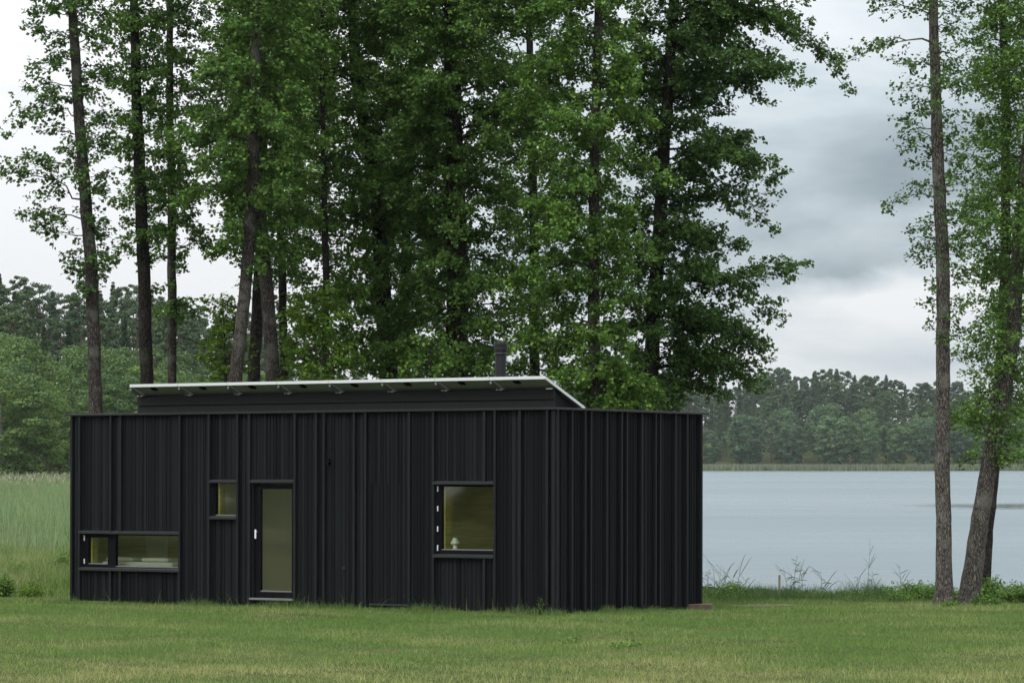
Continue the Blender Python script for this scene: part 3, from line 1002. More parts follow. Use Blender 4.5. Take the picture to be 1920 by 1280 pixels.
def tree(name, label, cat, line, d, reach, y_end, spacing=0.24, bark='bark', leaf='leaf', seed=1, leaf_size=0.086,
         fill=1.0, limb=0.36, droop=0.4, group=None, extra=(), sub_gap=0.17, depth_reach=0.8, yaw=None, flare=True):
    """line: (px, py, width px) from the ground up; reach: (py, left px, right px)"""
    g = np.random.default_rng(seed)
    s = d / F
    pts = np.array([P(px, py, d) for px, py, w in line], float)
    if flare:
        pts[0][2] = float(height(pts[0][0], d)) - 0.15
    rad = np.array([w * s / 2 for _, _, w in line])
    seg = np.r_[0, np.cumsum(np.linalg.norm(np.diff(pts, axis=0), axis=1))]
    nst = max(12, int(seg[-1] / 0.2))
    tt = np.linspace(0, seg[-1], nst)
    cl = np.stack([np.interp(tt, seg, pts[:, k]) for k in range(3)], -1)
    # smooth the centre line
    for _ in range(6):
        cl[1:-1] = (cl[:-2] + cl[1:-1] * 2 + cl[2:]) / 4
    off = np.cumsum(g.normal(0, 0.006, (nst, 2)), axis=0)
    off -= np.linspace(0, 1, nst)[:, None] * off[-1]
    cl[:, :2] += off
    rd = np.interp(tt, seg, rad)
    if flare:
        hh = tt
        rd = rd * (1 + 0.45 * np.exp(-hh / 0.28))
    base = Vector((cl[0][0], cl[0][1], cl[0][2] + 0.15 if flare else cl[0][2]))
    org = np.array(base)
    root = empty(name, base)
    tag(root, label, cat, group)
    wood = [(*tube(cl - org, rd, 18, 0.045, seed), 0)]
    # crown
    ys = np.array([r[0] for r in reach], float)
    rl = np.array([r[1] for r in reach], float)
    rr = np.array([r[2] for r in reach], float)
    z_of = lambda py: EYE - (py - HOR) * d / F
    py_of = lambda z: HOR - (z - EYE) / s
    zlo, zhi = z_of(y_end), z_of(ys.min())
    lp, ldir, twigs = [], [], []
    z = zlo
    phi = g.uniform(0, 6.28)
    jobs = []
    wide = max(rl.max(), rr.max()) > 165
    spacing = spacing * (0.70 if wide else 0.62)
    fill = fill * (1.10 if wide else 1.0)
    while z < min(zhi, cl[-1][2] - 0.1):
        phi += 2.399 + g.normal(0, 0.35)
        jobs.append((z, phi, 1.0))
        z += spacing * g.uniform(0.6, 1.4)
    for (py, side, sc_) in extra:
        jobs.append((z_of(py), side, sc_))
    for z, ph, sc_ in jobs:
        py = py_of(z)
        k = np.searchsorted(cl[:, 2], z)
        k = min(max(k, 1), len(cl) - 1)
        p0 = cl[k].copy()
        a, b = np.interp(py, ys, rl), np.interp(py, ys, rr)
        ca, sa = math.cos(ph), math.sin(ph)
        side = b if ca > 0 else a
        Rr = s * math.hypot(side * ca, (0.5 * (a + b)) * depth_reach * sa)
        if side * abs(ca) < 5 and abs(ca) > 0.8: continue
        Rr *= (g.uniform(0.5, 1.0) if g.random() < 0.6 else g.uniform(0.95, 1.22)) * sc_
        if Rr < 0.15: continue
        up = g.uniform(0.2, 0.95) if py < 520 else g.uniform(0.0, 0.5)
        dr = up + g.uniform(-0.28, droop)
        tn = np.linspace(0, 1, 9)
        bend = g.normal(0, 0.18)
        bx = np.stack([p0[0] + Rr * tn * math.cos(ph) - bend * Rr * tn ** 2 * sa,
                       p0[1] + Rr * tn * math.sin(ph) + bend * Rr * tn ** 2 * ca,
                       p0[2] + Rr * (up * tn - dr * tn ** 2)], -1)
        bx[1:-1] += g.normal(0, 0.03 * Rr, (7, 3))
        r0 = min(0.008 + 0.0095 * Rr, rd[k] * 0.5)
        bv, bf = tube(bx - org, r0 * (1 - 0.9 * tn ** 0.7), 5)
        wood.append((bv, bf, 0))
        t0_ = 0.06 if fill > 0.9 else 0.2
        nsub = max(3, int(Rr / sub_gap * fill * 1.7))
        for q in range(nsub):
            t = t0_ + (1 - t0_) * ((q + g.uniform(0, 1)) / nsub)
            t = min(t, 1.0)
            pb = np.array([np.interp(t, tn, bx[:, c]) for c in range(3)])
            tg = np.array([np.interp(min(1, t + .05), tn, bx[:, c]) for c in range(3)]) - np.array([np.interp(t - .05, tn, bx[:, c]) for c in range(3)])
            ang = math.atan2(tg[1], tg[0]) + g.choice([-1, 1]) * g.uniform(0.25, 1.25)
            sl = (0.16 + limb * Rr * (1.05 - t)) * g.uniform(0.6, 1.3)
            sl = min(sl, 1.0)
            dz = g.uniform(-0.55, 0.6)
            pe = pb + sl * np.array([math.cos(ang), math.sin(ang), dz])
            tv, tf = tube(np.array([pb, (pb + pe) / 2 + g.normal(0, 0.015, 3), pe]) - org, [0.0055, 0.004, 0.0018], 3)
            twigs.append((tv, tf, 1))
            nl = int(max(6, (sl * 78 + 12) * fill * g.uniform(0.6, 1.3)))
            # leaves sit in small bunches along the twig
            nb = max(2, nl // 5)
            tb = g.uniform(0.15, 1.05, nb)
            cen = pb + (pe - pb) * tb[:, None] + g.normal(0, 1, (nb, 3)) * np.array([0.07, 0.07, 0.06])
            idx = g.integers(0, nb, nl)
            pos = cen[idx] + g.normal(0, 1, (nl, 3)) * np.array([0.038, 0.038, 0.03])
            lp.append(pos)
            ddir = np.array([math.cos(ang), math.sin(ang), -0.25])
            ldir.append(np.tile(ddir, (nl, 1)) + g.normal(0, 0.5, (nl, 3)))
    wv, wf_, wm = join(wood)
    mesh_np('trunk', wv, wf_, M[bark], root, smooth=True)
    lp = np.concatenate(lp); ldir = np.concatenate(ldir)
    lv, lf = make_leaves(lp - org, ldir, leaf_size, g)
    cv, cf, cm = join([(lv, lf, 0)] + twigs)
    mesh_np('crown', cv, cf, [M[leaf], M['twig']], root, midx=cm)
    return root, len(lp)


tot = 0


def T(*a, **k):
    global tot
    r_, n_l = tree(*a, **k)
    tot += n_l
    return r_


def gy_px(d):
    return HOR + (EYE - float(height(0, min(d, 68)))) * F / d


GT = 'tall alders behind the cabin'
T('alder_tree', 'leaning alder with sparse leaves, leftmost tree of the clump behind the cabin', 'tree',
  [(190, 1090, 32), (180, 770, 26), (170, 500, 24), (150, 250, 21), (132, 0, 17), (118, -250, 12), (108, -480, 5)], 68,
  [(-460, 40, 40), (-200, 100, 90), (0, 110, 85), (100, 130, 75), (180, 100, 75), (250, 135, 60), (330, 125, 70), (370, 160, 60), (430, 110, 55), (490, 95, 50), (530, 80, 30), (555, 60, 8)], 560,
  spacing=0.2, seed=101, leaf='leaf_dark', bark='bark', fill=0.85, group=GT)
T('alder_tree', 'straight dark stemmed alder, second tree from the left behind the cabin', 'tree',
  [(273, 1090, 30), (272, 720, 24), (268, 480, 23), (262, 300, 21), (257, 130, 18), (254, 0, 15), (252, -420, 5)], 71,
  [(-400, 40, 40), (-200, 90, 90), (0, 95, 90), (100, 85, 90), (200, 60, 90), (300, 55, 90), (370, 62, 80), (440, 55, 70), (480, 30, 60)], 492,
  spacing=0.2, seed=102, leaf='leaf', bark='bark_dark', fill=1.0, group=GT, extra=[(560, 0.2, 0.5)])
T('alder_tree', 'slender straight alder, third tree from the left behind the cabin', 'tree',
  [(325, 1090, 22), (324, 720, 17), (322, 400, 16), (319, 150, 13), (317, 0, 12), (316, -380, 4)], 73,
  [(-360, 30, 30), (-200, 80, 80), (0, 95, 90), (200, 75, 85), (300, 70, 95), (400, 70, 90), (460, 60, 90), (520, 15, 90), (550, 36, 62), (590, 36, 50)], 520,
  spacing=0.2, seed=103, leaf='leaf', bark='bark', fill=0.95, group=GT, extra=[(600, 0.3, 0.9), (605, 2.9, 0.9), (595, 1.2, 0.9), (600, 5.4, 0.8), (590, 0.0, 1.0), (585, 3.3, 1.0), (580, 0.8, 0.8)])
T('alder_tree', 'brown stemmed alder leaning right, with broad branches reaching left behind the cabin', 'tree',
  [(415, 1090, 30), (436, 720, 25), (455, 560, 23), (470, 380, 22), (478, 200, 21), (482, 0, 18), (486, -450, 5)], 67,
  [(-420, 50, 50), (-200, 120, 120), (0, 140, 130), (100, 155, 120), (200, 160, 120), (300, 175, 120), (370, 165, 110), (430, 110, 90), (490, 50, 40)], 500,
  spacing=0.2, seed=104, leaf='leaf', bark='bark', group=GT)
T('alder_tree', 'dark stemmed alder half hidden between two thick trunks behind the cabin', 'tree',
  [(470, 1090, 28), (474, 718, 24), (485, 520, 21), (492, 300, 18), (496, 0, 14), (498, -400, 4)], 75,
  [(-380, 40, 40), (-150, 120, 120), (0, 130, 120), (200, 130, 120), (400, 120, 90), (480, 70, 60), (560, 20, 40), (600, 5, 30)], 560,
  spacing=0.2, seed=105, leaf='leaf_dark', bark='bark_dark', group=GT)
T('alder_tree', 'thick grey brown alder leaning slightly left, beside the slim stem behind the cabin', 'tree',
  [(522, 1090, 34), (513, 715, 28), (503, 560, 25), (490, 400, 25), (478, 230, 22), (470, 0, 18), (462, -450, 5)], 69,
  [(-420, 50, 50), (-150, 110, 140), (0, 110, 150), (200, 100, 150), (330, 90, 140), (430, 40, 110), (500, 20, 60)], 510,
  spacing=0.19, seed=106, leaf='leaf', bark='bark', group=GT)
T('alder_tree', 'slim alder stem standing close on the right of the thick leaning alder', 'tree',
  [(534, 1090, 20), (531, 715, 16), (526, 480, 15), (522, 250, 13), (516, 0, 11), (512, -380, 4)], 77,
  [(-340, 40, 40), (-150, 100, 120), (0, 110, 130), (200, 90, 140), (400, 60, 140), (480, 30, 120), (560, 10, 110), (640, 8, 90), (700, 8, 70)], 700,
  spacing=0.2, seed=107, leaf='leaf', bark='bark_dark', group=GT)
T('alder_tree', 'thin alder with light leaves hanging low over the left part of the roof', 'tree',
  [(612, 1090, 16), (611, 712, 13), (608, 500, 12), (604, 300, 10), (602, 0, 7), (600, -250, 3)], 71,
  [(-230, 60, 60), (0, 90, 110), (250, 90, 110), (420, 90, 120), (500, 80, 120), (600, 70, 110), (690, 60, 100), (715, 40, 90)], 712,
  spacing=0.2, seed=108, leaf='leaf_light', bark='bark_dark', group=GT, fill=0.9)
T('alder_tree', 'thick dark alder whose stem leans left above the middle of the roof', 'tree',
  [(735, 1090, 42), (728, 710, 34), (716, 560, 30), (702, 350, 26), (668, 150, 22), (658, 0, 19), (650, -450, 5)], 73,
  [(-420, 60, 60), (-150, 150, 150), (0, 170, 170), (200, 170, 170), (400, 150, 150), (550, 120, 120), (650, 110, 120), (710, 90, 110)], 710,
  spacing=0.17, seed=109, leaf='leaf', bark='bark_dark', group=GT)
T('alder_tree', 'slim alder rising behind the thick stem over the middle of the roof', 'tree',
  [(752, 1090, 24), (755, 700, 19), (760, 400, 17), (770, 150, 14), (778, 0, 12), (784, -380, 4)], 79,
  [(-360, 50, 50), (-150, 130, 130), (0, 150, 150), (300, 140, 140), (500, 110, 110), (650, 90, 100), (700, 80, 90)], 700,
  spacing=0.2, seed=110, leaf='leaf', bark='bark_dark', group=GT)
T('alder_tree', 'largest alder of the clump, thick stem and dense crown left of the flue', 'tree',
  [(862, 1090, 56), (862, 695, 44), (866, 500, 40), (860, 330, 35), (853, 150, 31), (848, 0, 28), (842, -480, 7)], 71,
  [(-460, 70, 70), (-150, 180, 200), (0, 190, 210), (150, 190, 210), (300, 190, 200), (450, 190, 190), (550, 180, 180), (650, 170, 160), (735, 130, 130)], 735,
  spacing=0.15, seed=111, leaf='leaf', bark='bark_dark', group=GT)
T('alder_tree', 'alder with bright green leaves rising above the right end of the solar panels', 'tree',
  [(1118, 1090, 28), (1117, 730, 23), (1113, 560, 22), (1116, 300, 19), (1119, 100, 17), (1120, 0, 15), (1122, -420, 5)], 68,
  [(-380, 60, 60), (-150, 160, 100), (0, 180, 90), (150, 180, 80), (300, 180, 90), (450, 180, 95), (550, 180, 80), (650, 170, 70), (740, 130, 80), (775, 90, 70)], 772,
  spacing=0.155, seed=112, leaf='leaf_light', bark='bark', group=GT)
T('alder_tree', 'dark slender alder filling the gap between the flue and the bright leaved tree', 'tree',
  [(1002, 1090, 24), (1000, 700, 19), (998, 400, 16), (990, 150, 13), (986, 0, 12), (984, -380, 4)], 78,
  [(-340, 50, 50), (-150, 120, 130), (0, 140, 150), (300, 140, 140), (500, 120, 130), (640, 90, 100), (720, 90, 90)], 720,
  spacing=0.22, seed=113, leaf='leaf', bark='bark_dark', group=GT)
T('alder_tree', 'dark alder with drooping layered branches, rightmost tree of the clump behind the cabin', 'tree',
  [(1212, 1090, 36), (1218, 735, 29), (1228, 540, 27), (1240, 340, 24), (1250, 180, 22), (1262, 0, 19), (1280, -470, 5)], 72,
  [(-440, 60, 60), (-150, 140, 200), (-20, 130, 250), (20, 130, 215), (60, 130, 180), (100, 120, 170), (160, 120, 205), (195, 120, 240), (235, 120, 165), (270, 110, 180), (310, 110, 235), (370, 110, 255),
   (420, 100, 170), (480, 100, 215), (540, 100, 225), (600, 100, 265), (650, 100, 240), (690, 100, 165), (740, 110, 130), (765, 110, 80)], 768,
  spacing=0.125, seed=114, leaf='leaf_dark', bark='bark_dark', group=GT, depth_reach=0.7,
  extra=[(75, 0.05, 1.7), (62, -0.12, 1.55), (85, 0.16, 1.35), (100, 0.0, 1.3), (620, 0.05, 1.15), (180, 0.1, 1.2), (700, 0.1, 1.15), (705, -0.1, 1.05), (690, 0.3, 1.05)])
# right group
T('shore_tree', 'straight single stemmed tree on the bank, left one of the pair at right', 'tree',
  [(1769, 1137, 33), (1770, 1000, 29), (1768, 800, 27), (1765, 500, 25), (1758, 250, 22), (1752, 60, 18), (1750, 0, 17), (1742, -420, 5)], 57,
  [(-400, 40, 40), (-150, 110, 80), (40, 130, 60), (95, 140, 60), (140, 90, 50), (190, 120, 50), (260, 100, 45), (310, 60, 40), (360, 95, 40), (420, 85, 40), (470, 60, 40), (520, 70, 40), (570, 35, 30), (640, 25, 15)], 650,
  spacing=0.16, seed=120, leaf='leaf_dark', bark='bark_pale', fill=0.75, leaf_size=0.066, extra=[(850, 0.5, 0.8)])
T('shore_tree', 'thick leaning tree on the bank, its trunk leaving the picture at the right edge', 'tree',
  [(1813, 1138, 38), (1822, 1060, 36), (1838, 960, 33), (1852, 880, 31), (1868, 780, 30), (1888, 700, 29), (1901, 630, 28), (1909, 540, 26), (1917, 400, 23), (1928, 250, 20), (1938, 0, 17), (1945, -350, 5)], 57.6,
  [(-330, 50, 50), (-150, 120, 90), (0, 135, 90), (100, 150, 90), (200, 130, 90), (300, 140, 90), (400, 130, 90), (500, 125, 90), (600, 110, 80), (700, 90, 60), (800, 80, 60), (870, 50, 70)], 880,
  spacing=0.125, seed=121, leaf='leaf', bark='bark_pale', leaf_size=0.066)
T('shore_tree', 'darker upright stem rising just behind the leaning mossy tree at right', 'tree',
  [(1842, 1104, 27), (1852, 980, 27), (1862, 880, 28), (1872, 780, 24), (1878, 700, 23), (1885, 600, 21), (1888, 420, 19), (1884, 250, 17), (1876, 0, 14), (1870, -350, 4)], 60.5,
  [(-330, 50, 50), (-100, 80, 90), (100, 105, 90), (300, 100, 90), (500, 105, 90), (600, 90, 90), (700, 80, 80), (800, 60, 60), (870, 30, 60)], 860,
  spacing=0.16, seed=122, leaf='leaf', bark='bark_dark', leaf_size=0.066)
T('sapling', 'young tree with yellow green leaves low between the left trunks, above the roof', 'young tree',
  [(425, 1080, 8), (426, 720, 6), (422, 640, 4), (418, 560, 2)], 70,
  [(570, 20, 20), (620, 35, 30), (680, 45, 40), (720, 40, 40)], 720, spacing=0.1, seed=130, leaf='leaf_yellow', bark='bark', fill=0.9)
T('sapling', 'young tree with light leaves just behind the roof, right of the slim stem', 'young tree',
  [(600, 1080, 8), (596, 720, 6), (590, 640, 4), (586, 540, 2)], 68,
  [(550, 30, 40), (600, 40, 60), (660, 50, 70), (720, 50, 70)], 720, spacing=0.1, seed=131, leaf='leaf_yellow', bark='bark', fill=1.0)
T('sapling', 'low young tree with light leaves just past the right end of the solar panels', 'young tree',
  [(1160, 1080, 8), (1158, 800, 6), (1155, 740, 4), (1150, 680, 2)], 68,
  [(690, 25, 30), (730, 60, 50), (780, 70, 60)], 780, spacing=0.09, seed=132, leaf='leaf_light', bark='bark', fill=1.0)
T('sapling', 'low bushy young tree between the two rightmost trunks of the clump', 'young tree',
  [(1195, 1080, 8), (1196, 800, 6), (1194, 760, 4), (1190, 710, 2)], 70,
  [(715, 25, 30), (745, 50, 60), (785, 60, 80)], 785, spacing=0.09, seed=133, leaf='leaf', bark='bark', fill=1.0)
T('sapling', 'young tree with drooping leaves behind the roof just left of the flue', 'young tree',
  [(800, 1080, 8), (802, 800, 6), (804, 720, 4), (808, 640, 2)], 69,
  [(650, 30, 30), (690, 60, 60), (740, 70, 70)], 735, spacing=0.1, seed=134, leaf='leaf_light', bark='bark', fill=0.9)
print("near leaves", tot)


def surf_leaves(pos, nrm, size, g, aspect=0.9, jit=0.35):
    n = len(pos)
    nn = nrm + g.normal(0, jit, (n, 3))
    nn /= np.linalg.norm(nn, axis=1)[:, None] + 1e-9
    d = np.cross(nn, g.normal(0, 1, (n, 3)))
    d /= np.linalg.norm(d, axis=1)[:, None] + 1e-9
    s_ = np.cross(d, nn)
    Ls = (size * g.uniform(0.6, 1.3, n))[:, None]
    w = Ls * aspect
    v = np.empty((n, 4, 3))
    v[:, 0] = pos - d * Ls * 0.5
    v[:, 1] = pos + s_ * w * 0.5
    v[:, 2] = pos + d * Ls * 0.5
    v[:, 3] = pos - s_ * w * 0.5
    return v.reshape(-1, 3), np.arange(n * 4).reshape(n, 4)


# ------------------------------------------------------------------ far trees
def far_broad(seed, height_=18.0, width=11.0, n=9000, q=0.42):
    g = np.random.default_rng(seed)
    nl = 46
    lobes, rads = [], []
    for i in range(nl):
        t = (i + 0.5) / nl
        z = 0.12 + 0.80 * t
        env = math.sin(min(1, (z - 0.02) / 0.55) * math.pi / 2) if z < 0.55 else math.cos((z - 0.55) / 0.47 * math.pi / 2) ** 0.75
        a = i * 2.399 + g.normal(0, .3)
        rr0 = width / 2 * env * g.uniform(0.5, 0.85)
        lobes.append((rr0 * math.cos(a), rr0 * math.sin(a), z * height_))
        rads.append(width * g.uniform(0.10, 0.18))
    lobes = np.array(lobes); rads = np.array(rads)
    idx = g.integers(0, nl, n)
    u_ = g.normal(0, 1, (n, 3))
    u_ /= np.linalg.norm(u_, axis=1)[:, None]
    u_[:, 2] = np.abs(u_[:, 2]) * 0.9 - 0.25
    bump_ = 1 + 0.16 * np.sin(u_[:, 0] * 9 + idx) * np.sin(u_[:, 1] * 8 + idx * 2) + 0.1 * np.sin(u_[:, 2] * 14 + idx)
    p = lobes[idx] + u_ * (rads[idx] * bump_ * g.uniform(0.86, 1.06, n))[:, None] * np.array([1, 1, 0.72])
    v, f = surf_leaves(p, u_ + np.array([0, 0, 0.15]), q, g)
    tr_pts = np.array([(0, 0, -1.0), (0.1, 0, height_ * 0.3), (0.0, 0.1, height_ * 0.8)])
    tv, tf = tube(tr_pts, [width * 0.025, width * 0.02, 0.05], 7)
    return (v, f), (tv, tf)


def far_spruce(seed, height_=20.0, width=5.0, n=5000, q=0.36):
    g = np.random.default_rng(seed)
    t = g.uniform(0, 1, n) ** 0.8
    lay = np.round(t * 26) / 26 + g.normal(0, 0.006, n)
    z = 0.12 + 0.88 * lay
    a = g.uniform(0, 2 * math.pi, n)
    armn = (np.floor(a / (2 * math.pi) * 9) + 0.5) / 9 * 2 * math.pi + g.normal(0, 0.16, n) + lay * 40
    tab = g.uniform(0.3, 1.25, (27, 9)) * np.where(g.random((27, 9)) < 0.15, 0.4, 1.0)
    envl = (1 - lay) ** 0.9 * tab[np.clip(np.round(t * 26).astype(int), 0, 26), np.floor(a / (2 * math.pi) * 9).astype(int) % 9] + 0.012
    r = g.uniform(0.15, 1, n) ** 0.6 * envl * width / 2
    p = np.stack([r * np.cos(armn), r * np.sin(armn), z * height_ - r * 0.45], -1)
    dr = np.stack([np.cos(armn), np.sin(armn), np.full(n, -0.4)], -1)
    v, f = make_leaves(p, dr, q, g, 0.6, up=0.7, jitter=0.5)
    tv, tf = tube(np.array([(0, 0, -1), (0, 0, height_ * 0.6), (0, 0, height_ * 0.99)]), [0.2, 0.12, 0.02], 6)
    return (v, f), (tv, tf)


def far_pine(seed, height_=21.0, width=6.5, n=5000, q=0.40):
    g = np.random.default_rng(seed)
    nl = 46
    i = np.arange(nl)
    t = (i + 0.5) / nl
    zz = 0.42 + 0.56 * t
    env = np.sin(np.clip((zz - 0.36) / 0.30, 0, 1) * math.pi / 2) * np.clip((1.04 - zz) / 0.35, 0, 1) ** 0.6
    a = i * 2.399 + g.normal(0, .4, nl)
    rr0 = width / 2 * env * g.uniform(0.4, 1.0, nl)
    lob = np.stack([rr0 * np.cos(a), rr0 * np.sin(a), zz * height_], -1)
    rads = width * g.uniform(0.06, 0.12, nl)
    idx = g.integers(0, nl, n)
    u_ = g.normal(0, 1, (n, 3))
    u_ /= np.linalg.norm(u_, axis=1)[:, None]
    p = lob[idx] + u_ * rads[idx][:, None] * g.uniform(0.4, 1.1, n)[:, None] * np.array([1.1, 1.1, 0.6])
    v, f = surf_leaves(p, u_ * 0.7 + np.array([0, 0, 0.4]), q, g, 0.6, 0.5)
    parts = [tube(np.array([(0, 0, -1), (0.15, 0, height_ * 0.5), (0, 0.1, height_ * 0.95)]), [0.24, 0.17, 0.04], 6)]
    for k in range(0, nl, 2):
        parts.append(tube(np.array([(0.1, 0, lob[k][2] - 0.5), lob[k]]), [0.07, 0.02], 4))
    vv, ff, _ = join([(a_, b_, 0) for a_, b_ in parts])
    return (v, f), (vv, ff)


def proto(name, gen, leaf, bark, *a, **k):
    (v, f), (tv, tf) = gen(*a, **k)
    me = mesh_np('crown', v, f, M[leaf])
    mt = mesh_np('trunk', tv, tf, M[bark], smooth=True)
    res = (name, me.data, mt.data)
    bpy.data.objects.remove(me); bpy.data.objects.remove(mt)
    return res


M['pine_bark'] = mat('far_pine_bark', (0.11, 0.07, 0.05), 0.9, 0.1)
M['grey_bark'] = mat('far_grey_bark', (0.12, 0.11, 0.095), 0.9, 0.1)


def place_far(pr, x, y, sc_, rz, label, cat, group, z=None, sx=1.0):
    name, mc, mt = pr
    if z is None: z = float(height(x, y)) - 0.05
    root = empty(name, (x, y, z))
    root.rotation_euler = (0, 0, rz)
    root.scale = (sc_ * sx, sc_ * sx, sc_)
    tag(root, label, cat, group)
    for nm, me in (('trunk', mt), ('crown', mc)):
        o = bpy.data.objects.new(nm, me)
        col.objects.link(o)
        o.parent = root
    return root


LB = [proto('broadleaf_tree', far_broad, 'far_broad', 'grey_bark', 200 + i, 18, 10.5 + i, 15000, 0.30) for i in range(4)]
LS = [proto('spruce_tree', far_spruce, 'far_conifer', 'pine_bark', 210 + i, 20, 5.2, 7000, 0.34) for i in range(2)]
LP = [proto('pine_tree', far_pine, 'far_conifer', 'pine_bark', 220 + i, 20, 6.5 + i, 7500, 0.34) for i in range(3)]
RB = [proto('broadleaf_tree', far_broad, 'far_broad_right', 'grey_bark', 230 + i, 20, 14 + i, 8000, 0.62) for i in range(4)]
RS = [proto('spruce_tree', far_spruce, 'far_conifer', 'pine_bark', 240 + i, 22, 7.5 + i, 4200, 0.5) for i in range(3)]
RP = [proto('pine_tree', far_pine, 'far_conifer', 'pine_bark', 250 + i, 21, 9 + i, 5500, 0.55) for i in range(3)]
g = random.Random(77)


def prof(px, tab):
    return float(np.interp(px, [t[0] for t in tab], [t[1] for t in tab]))


# left forest : tops given as image rows
top_con = [(-300, 500), (0, 505), (60, 520), (130, 535), (260, 530), (340, 545), (420, 575), (520, 600), (620, 640)]
for row, (yy, dy) in enumerate(((415, 70), (440, 48), (470, 28), (502, 10), (540, 0))):
    px = -330 + row * 9
    while px < 610:
        d_ = yy + g.uniform(-9, 9)
        pr = g.choice(LP + LP + LS)
        x = (px - 960) * d_ / F
        ztop = EYE - (prof(px, top_con) + dy + g.uniform(-12, 16) - HOR) * d_ / F
        zb_ = float(height(x, d_))
        h_ = max(9, ztop - zb_)
        place_far(pr, x, d_, h_ / 20.0, g.uniform(0, 6.28), {'p': 'dull green pine in the dense conifer forest on the left hillside', 's': 'pointed spruce in the dense conifer forest on the left hillside'}[pr[0][0]],
                  'conifer', 'conifers on the left hillside')
        px += 46 * g.uniform(0.75, 1.25)
top_br = [(-300, 600), (0, 620), (60, 650), (110, 690), (150, 640), (210, 630), (280, 655), (340, 665), (420, 700), (520, 720), (620, 725)]
for row, (yy, dy) in enumerate(((342, 60), (362, 22), (386, 0))):
    px = -320 + row * 21
    while px < 620:
        d_ = yy + g.uniform(-7, 7)
        pr = g.choice(LB)
        x = (px - 960) * d_ / F
        zb_ = float(height(x, d_))
        ztop = EYE - (prof(px, top_br) + dy + g.uniform(-22, 22) - HOR) * d_ / F
        h_ = max(5, ztop - zb_)
        place_far(pr, x, d_, h_ / 18.0, g.uniform(0, 6.28), 'light green broadleaf tree at the foot of the left hillside behind the reeds', 'tree', 'broadleaf trees behind the reeds', sx=g.uniform(0.85, 1.25))
        px += 78 * g.uniform(0.75, 1.25)
# far shore
top_con = [(500, 700), (1240, 690), (1280, 700), (1340, 712), (1400, 705), (1480, 695), (1540, 688), (1600, 700), (1650, 712), (1700, 716), (1780, 720), (1850, 722), (1920, 725), (2200, 700)]
for row, (yy, dy) in enumerate(((1188, 40), (1212, 22), (1240, 8), (1275, 0))):
    px = 540 + row * 7
    while px < 2150:
        d_ = yy + g.uniform(-11, 11)
        hidden = 700 < px < 1060
        pr = g.choice(RS + RP + RP)
        x = (px - 960) * d_ / F
        ztop = EYE - (prof(px, top_con) + dy + g.uniform(-11, 14) - HOR) * d_ / F
        zb_ = float(height(x, d_))
        h_ = max(8, ztop - zb_)
        if not hidden:
            place_far(pr, x, d_, h_ / (22.0 if pr in RS else 20.5), g.uniform(0, 6.28), {'p': 'blue green pine in the forest beyond the lake', 's': 'dark pointed spruce in the forest beyond the lake'}[pr[0][0]],
                      'conifer', 'conifers beyond the lake', sx=g.uniform(0.85, 1.15))
        px += 27 * g.uniform(0.6, 1.4)
top_br = [(500, 782), (1240, 787), (1320, 797), (1400, 768), (1480, 780), (1560, 762), (1650, 768), (1740, 775), (1800, 780), (1920, 785), (2200, 780)]
for row, (yy, dy) in enumerate(((1156, 22), (1174, -6))):
    px = 1180 + row * 30
    while px < 2150:
        d_ = yy + g.uniform(-3, 3)
        pr = g.choice(RB)
        x = (px - 960) * d_ / F
        zb_ = float(height(x, d_))
        ztop = EYE - (prof(px, top_br) + dy + g.uniform(-16, 30) - HOR) * d_ / F
        place_far(pr, x, d_, max(6, ztop - zb_) / 19.3, g.uniform(0, 6.28), 'round crowned broadleaf tree on the far bank of the lake behind the reeds', 'tree', 'broadleaf trees on the far bank', sx=g.uniform(0.85, 1.25))
        px += 66 * g.uniform(0.75, 1.25)


# ------------------------------------------------------------------ grass and reeds
def blades(x, y, h, w, lean, g, segs=1, curl=0.6, z=None):
    n = len(x)
    z0 = (height(x, y) if z is None else z) - 0.01
    a = g.uniform(0, 2 * math.pi, n)
    fa = g.uniform(0, 2 * math.pi, n)
    dirx, diry = np.cos(a), np.sin(a)
    sx_, sy_ = np.cos(fa), np.sin(fa)
    rings = segs + 1
    v = np.empty((n, rings, 2, 3))
    for k in range(rings):
        t = k / segs
        ww = w * (1 - 0.85 * t) / 2
        offx = lean * h * (t * (1 - curl) + curl * t * t)
        zz = z0 + h * (t - 0.35 * curl * lean * t * t)
        cx, cy = x + dirx * offx, y + diry * offx
        v[:, k, 0] = np.stack([cx - sx_ * ww, cy - sy_ * ww, zz], -1)
        v[:, k, 1] = np.stack([cx + sx_ * ww, cy + sy_ * ww, zz], -1)
    b = np.arange(n)[:, None] * rings * 2
    fs = []
    for k in range(segs):
        o = 2 * k
        fs.append(np.concatenate([b + o, b + o + 1, b + o + 3, b + o + 2], 1))
    f = np.stack(fs, 1).reshape(-1, 4)
    return v.reshape(-1, 3), f


def in_cabin(x, y, m=0.0):
    dx, dy = x - CX, y - CY
    lx_ = dx * ct - dy * st
    ly_ = dx * st + dy * ct
    return (lx_ < 0.02 + m) & (lx_ > -W - 0.02 - m) & (ly_ > -0.02 - m) & (ly_ < D + m)


g = np.random.default_rng(5)


def scatter(n, y0, y1, xm=0.165, pad=0.8):
    y = np.sqrt(g.uniform(y0 ** 2, y1 ** 2, n))
    x = g.uniform(-1, 1, n) * (xm * y + pad)
    return x, y


